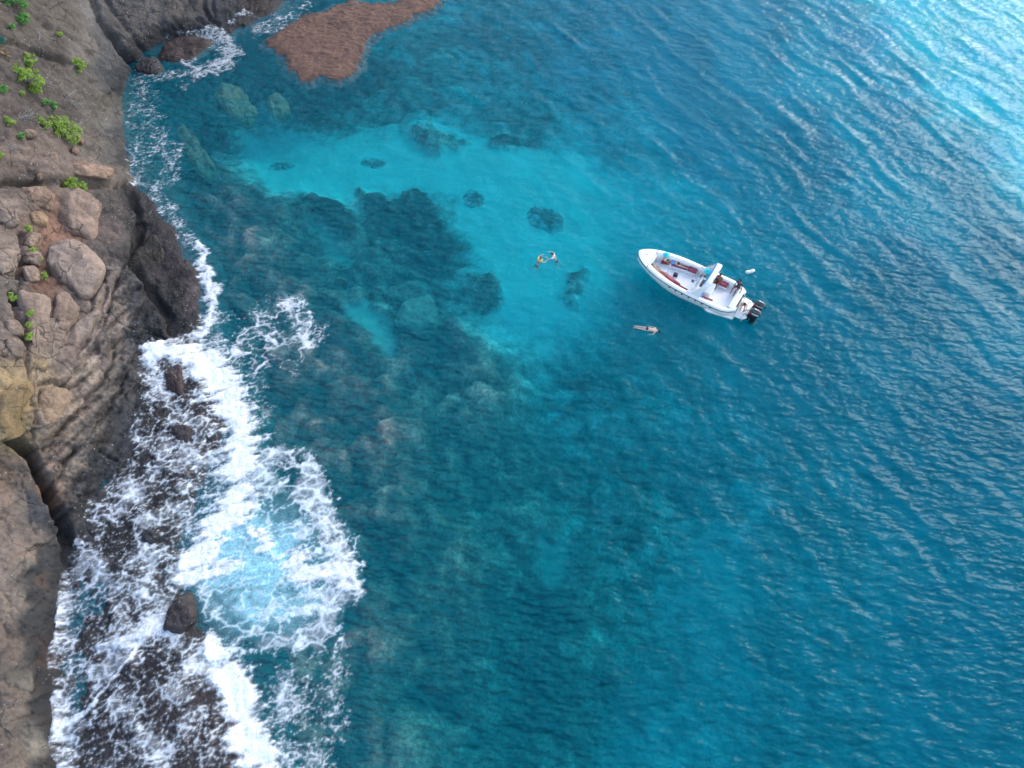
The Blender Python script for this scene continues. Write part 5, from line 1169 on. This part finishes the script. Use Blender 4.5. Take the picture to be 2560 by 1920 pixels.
def person(pose, Mw, lab, skin_m, hair_m, top=None, bottom=None, hat=None, collar=None, asym=None, hair_long=False, group=None):
    J = {k: np.array(v, float) for k, v in POSES[pose].items()}
    S_ = {}
    for k in ('sho', 'elb', 'han', 'hip', 'kne', 'ank', 'toe'):
        for nm, s_ in (('L', 1), ('R', -1)): S_[k + nm] = J[k] * np.array([1, s_, 1])
    for k, v in (asym or {}).items(): S_[k] = np.array(v, float)
    root = empty('person', Mw); tag(root, lab, 'person', group)
    up = J['hea'] - J['nec']; up /= np.linalg.norm(up); fw = np.cross(np.array([0, 1.0, 0]), up); fw /= np.linalg.norm(fw)
    if pose in ('prone',): fw = np.array([0.35, 0, -.94])
    V = [J['pel'], J['bel'], J['che'], J['nec'], J['hea'] - up * .05 + fw * .01, J['hea'] + up * .03, J['hea'] + up * .11]
    Rd = [(.15, .11), (.125, .095), (.15, .105), .055, .075, (.078, .092), .045]
    E_ = [(0, 1), (1, 2), (2, 3), (3, 4), (4, 5), (5, 6)]
    def add(p, r, par): V.append(p); Rd.append(r); E_.append((par, len(V) - 1)); return len(V) - 1
    fingers = []
    for s_ in 'LR':
        a = add(S_['sho' + s_], .062, 2); b_ = add((S_['sho' + s_] + S_['elb' + s_]) / 2, .05, a); b_ = add(S_['elb' + s_], .04, b_)
        d = S_['han' + s_] - S_['elb' + s_]; d /= np.linalg.norm(d)
        c = add(S_['han' + s_] - d * .07, .028, b_); c = add(S_['han' + s_] - d * .02, (.034, .02), c); c = add(S_['han' + s_] + d * .03, (.036, .016), c)
        sd_ = np.cross(d, [0, 0, 1.0]); sd_ /= np.linalg.norm(sd_) + 1e-6; dn = np.cross(sd_, d)
        for q, (o_, L) in enumerate(((-.030, .065), (-.010, .08), (.010, .085), (.030, .075))):
            p0 = S_['han' + s_] + d * .03 + sd_ * o_; p1 = p0 + d * L * .55; p2 = p1 + d * L * .4 - dn * .018; fingers.append(([p0 - d * .02, p0, p1, p2], [.009, .009, .0085, .007]))
        th = S_['han' + s_] - d * .03 + sd_ * .03 * (1 if s_ == 'L' else -1); t1 = th + sd_ * .03 * (1 if s_ == 'L' else -1) + d * .03; fingers.append(([th, t1, t1 + d * .03], [.011, .010, .008]))
        h = add(S_['hip' + s_], .095, 0); k_ = add((S_['hip' + s_] * .5 + S_['kne' + s_] * .5), .076, h); k_ = add(S_['kne' + s_], .055, k_)
        m_ = add(S_['kne' + s_] * .65 + S_['ank' + s_] * .35, .056, k_); an = add(S_['ank' + s_], .036, m_); to = add(S_['toe' + s_], (.04, .022), an)
    nose = add(J['hea'] + fw * .10 - up * .01, .012, 5)
    body = obj('body', skin('body', V, E_, Rd), skin_m, root)
    # fingers joined into the body mesh
    bm = bmesh.new(); bm.from_mesh(body.data); tm = tubes_mesh('fingers', fingers, 6); bm.from_mesh(tm); bm.to_mesh(body.data); bm.free(); bpy.data.meshes.remove(tm)
    body.data.polygons.foreach_set('use_smooth', [True] * len(body.data.polygons))
    def ell(name, c, r, mat, cut=None):
        bm_ = bmesh.new(); bmesh.ops.create_uvsphere(bm_, u_segments=14, v_segments=10, radius=1)
        me_ = bpy.data.meshes.new(name); bm_.to_mesh(me_); bm_.free(); o_ = obj(name, me_, mat, root)
        sdv = np.cross(up, fw); o_.matrix_local = Matrix(((sdv[0] * r[0], fw[0] * r[1], up[0] * r[2], c[0]), (sdv[1] * r[0], fw[1] * r[1], up[1] * r[2], c[1]), (sdv[2] * r[0], fw[2] * r[1], up[2] * r[2], c[2]), (0, 0, 0, 1)))
        me_.polygons.foreach_set('use_smooth', [True] * len(me_.polygons)); return o_
    ell('hair', J['hea'] + up * .055 - fw * .022, (.093, .105, .095 if not hair_long else .12), hair_m)
    for s_ in (1, -1):
        sdv = np.cross(up, fw); ell('eye', J['hea'] + up * .015 + fw * .088 + sdv * .032 * s_, (.012, .006, .008), M['black'])
    if top:
        T = [J['bel'] * .6 + J['pel'] * .4, J['bel'], J['che'], J['che'] * .45 + J['nec'] * .55]; Tr = [(.145, .115), (.14, .11), (.165, .12), .075]; Te = [(0, 1), (1, 2), (2, 3)]
        for s_ in 'LR':
            T.append(S_['sho' + s_]); Tr.append(.075); Te.append((2, len(T) - 1)); T.append(S_['sho' + s_] * .45 + S_['elb' + s_] * .55); Tr.append(.062); Te.append((len(T) - 2, len(T) - 1))
        obj('shirt', skin('shirt', T, Te, Tr), top, root)
    if bottom:
        T = [J['pel'], J['pel'] * .5 + J['bel'] * .5]; Tr = [(.185, .15), (.155, .125)]; Te = [(0, 1)]
        for s_ in 'LR':
            T.append(S_['hip' + s_]); Tr.append(.122); Te.append((0, len(T) - 1)); T.append(S_['hip' + s_] * .62 + S_['kne' + s_] * .38); Tr.append(.104); Te.append((len(T) - 2, len(T) - 1))
        obj('shorts', skin('shorts', T, Te, Tr), bottom, root)
    if hat:
        prof = [(.0, .16), (.07, .155), (.10, .12), (.108, .06), (.12, .045), (.24, .03), (.29, .0), (.29, -.008), (.12, .03)]; n_ = 20; Vh = []
        for r_, z_ in prof:
            for q in range(n_):
                t = 2 * math.pi * q / n_; Vh.append((r_ * math.cos(t), r_ * math.sin(t), z_ + .012 * math.sin(3 * t) * (r_ > .15)))
        o_ = obj('sun_hat', mesh_np('sun_hat', Vh, [(k * n_ + q, k * n_ + (q + 1) % n_, (k + 1) * n_ + (q + 1) % n_, (k + 1) * n_ + q) for k in range(len(prof) - 1) for q in range(n_)]), hat, root)
        o_.location = Vector(J['hea'] + np.array([0, 0, .06])); o_.rotation_euler = (0.1, 0.12, 0)
    if collar:
        n_, m_ = 18, 8
        Vc = [((.15 + .05 * math.cos(b_)) * math.cos(a), (.15 + .05 * math.cos(b_)) * math.sin(a), .05 * math.sin(b_)) for a in np.linspace(.5, 2 * math.pi - .5, n_) for b_ in np.linspace(0, 2 * math.pi, m_, endpoint=False)]
        o_ = obj('float_collar', mesh_np('float_collar', Vc, [(k * m_ + q, k * m_ + (q + 1) % m_, (k + 1) * m_ + (q + 1) % m_, (k + 1) * m_ + q) for k in range(n_ - 1) for q in range(m_)]), collar, root); o_.location = Vector(J['nec'])
    return root

def bm_at(x, y, z, deg): return MB @ Matrix.Translation((x, y, z)) @ Matrix.Rotation(R(deg), 4, 'Z')
person('recline', bm_at(6.0, .50, .74, 170) @ Matrix.Scale(.88, 4), 'person in swimwear sunbathing on the near bow cushion', M['skin_tan'], M['hair_light'], None, M['skin_tan'], group='people aboard the boat')
person('lie', bm_at(5.15, -.86, .74, 187) @ Matrix.Scale(.9, 4), 'person in blue top and navy shorts lying on the far bow cushion', M['skin_pale'], M['hair_light'], M['bluecloth'], M['navy'], group='people aboard the boat')
person('sit', bm_at(6.05, -.62, .74, 215) @ Matrix.Scale(.86, 4), 'person under a round cyan sun hat at the bow end of the far cushion', M['skin_tan'], M['hair_light'], M['whitecloth'], M['redcloth'], hat=M['cyan'], group='people aboard the boat')
person('sit', bm_at(2.86, -.78, .66, 20) @ Matrix.Scale(.95, 4), 'person in a cyan sun hat and dark shorts seated beside the console', M['skin_brown'], M['hair_dark'], M['cyan'], M['navy'], hat=M['cyan'], group='people aboard the boat')
person('sit', bm_at(2.02, -.95, .74, 75) @ Matrix.Scale(.95, 4), 'person in dark red seated on the red aft cushion behind the arch', M['skin_brown'], M['hair_dark'], None, M['redcloth'], group='people aboard the boat')
person('sit', bm_at(.62, -.98, .93, 70) @ Matrix.Scale(.98, 4), 'person in a navy shirt perched on the far stern corner', M['skin_brown'], M['hair_dark'], M['navy'], M['navy'], asym={'elbL': (.2, .42, .42), 'hanL': (.42, .5, .3)}, group='people aboard the boat')
person('bend', bm_at(-.32, .25, .36, 100) @ Matrix.Scale(.9, 4), 'person in red swimwear bending over on the swim platform by the engines', M['skin_pale'], M['hair_dark'], None, M['redcloth'], group='people aboard the boat')

def world_at(px, py, z, deg): p = at(px, py, z); return Matrix.Translation(Vector(p)) @ Matrix.Rotation(R(deg), 4, 'Z')
person('prone', world_at(1621, 823, .03, -14), 'person in navy swim shorts floating face down in front of the boat', M['skin_pale'], M['hair_dark'], None, M['navy'], asym={'elbL': (.40, .26, .0), 'hanL': (.16, .30, -.04)})
person('tread', world_at(1349, 650, .05, 35), 'person with a yellow collar swimming, left one of the pair', M['skin_pale'], M['hair_light'], None, M['redcloth'], collar=M['yellow'], group='pair of swimmers over the sand')
person('tread', world_at(1384, 640, .02, 160), 'person with dark hair swimming, right one of the pair', M['skin_pale'], M['hair_dark'], M['whitecloth'], M['navy'], group='pair of swimmers over the sand')

# ---------------------------------------------------------------- loose things
def lathe(name, prof, mat, parent=None, n_=16):
    V = [(r_ * math.cos(2 * math.pi * q / n_), r_ * math.sin(2 * math.pi * q / n_), z_) for r_, z_ in prof for q in range(n_)]
    return obj(name, mesh_np(name, V, [(k * n_ + q, k * n_ + (q + 1) % n_, (k + 1) * n_ + (q + 1) % n_, (k + 1) * n_ + q) for k in range(len(prof) - 1) for q in range(n_)]), mat, parent)
fl = empty('mooring_float', Matrix.Translation(Vector(at(1875.5, 680, .08))))
for dx, dy, a in ((-.15, .0, .2), (.15, .08, .5)):
    o = lathe('float_body', [(.005, -.2), (.08, -.19), (.125, -.12), (.135, 0), (.125, .12), (.08, .19), (.005, .2)], M['float'], fl); o.location = (dx, dy, 0); o.rotation_euler = (0, R(90), a)
tube('tether', [(-.1, .0, .02), (.0, .05, .05), (.12, .08, .02)], .012, M['rub'], fl)
tag(fl, 'white twin lobed float drifting on the water beyond the stern', 'float')
bag = empty('cooler_bag', MB @ Matrix.Translation((4.87, -.07, SOLE)) @ Matrix.Rotation(R(12), 4, 'Z'))
b1 = rbox('bag_body', -.15, .15, -.12, .12, 0.01, .26, M['black'], bag, .035); tube('handle', [(-.08, 0, .25), (-.06, 0, .32), (.06, 0, .32), (.08, 0, .25)], .012, M['dash'], bag); rbox('lid', -.13, .13, -.10, .10, .255, .28, M['dash'], bag, .01)
tag(bag, 'small black bag standing on the white bow floor', 'bag')
tw_v = []
for j in range(9):
    for i in range(13): tw_v.append((i * .045 - .27, j * .045 - .18, .03 * math.sin(i * 1.1 + j * .6) + .02 * math.sin(j * 1.7)))
tw = obj('beach_towel', mesh_np('beach_towel', tw_v, grid_faces(13, 9)), M['bluecloth']); tw.matrix_world = MB @ Matrix.Translation((2.6, .98, .90 + .05)) @ Matrix.Rotation(.3, 4, 'Z')
sm = tw.modifiers.new('Thick', 'SOLIDIFY'); sm.thickness = .015
tag(tw, 'crumpled blue towel on the near side deck behind the console', 'towel')
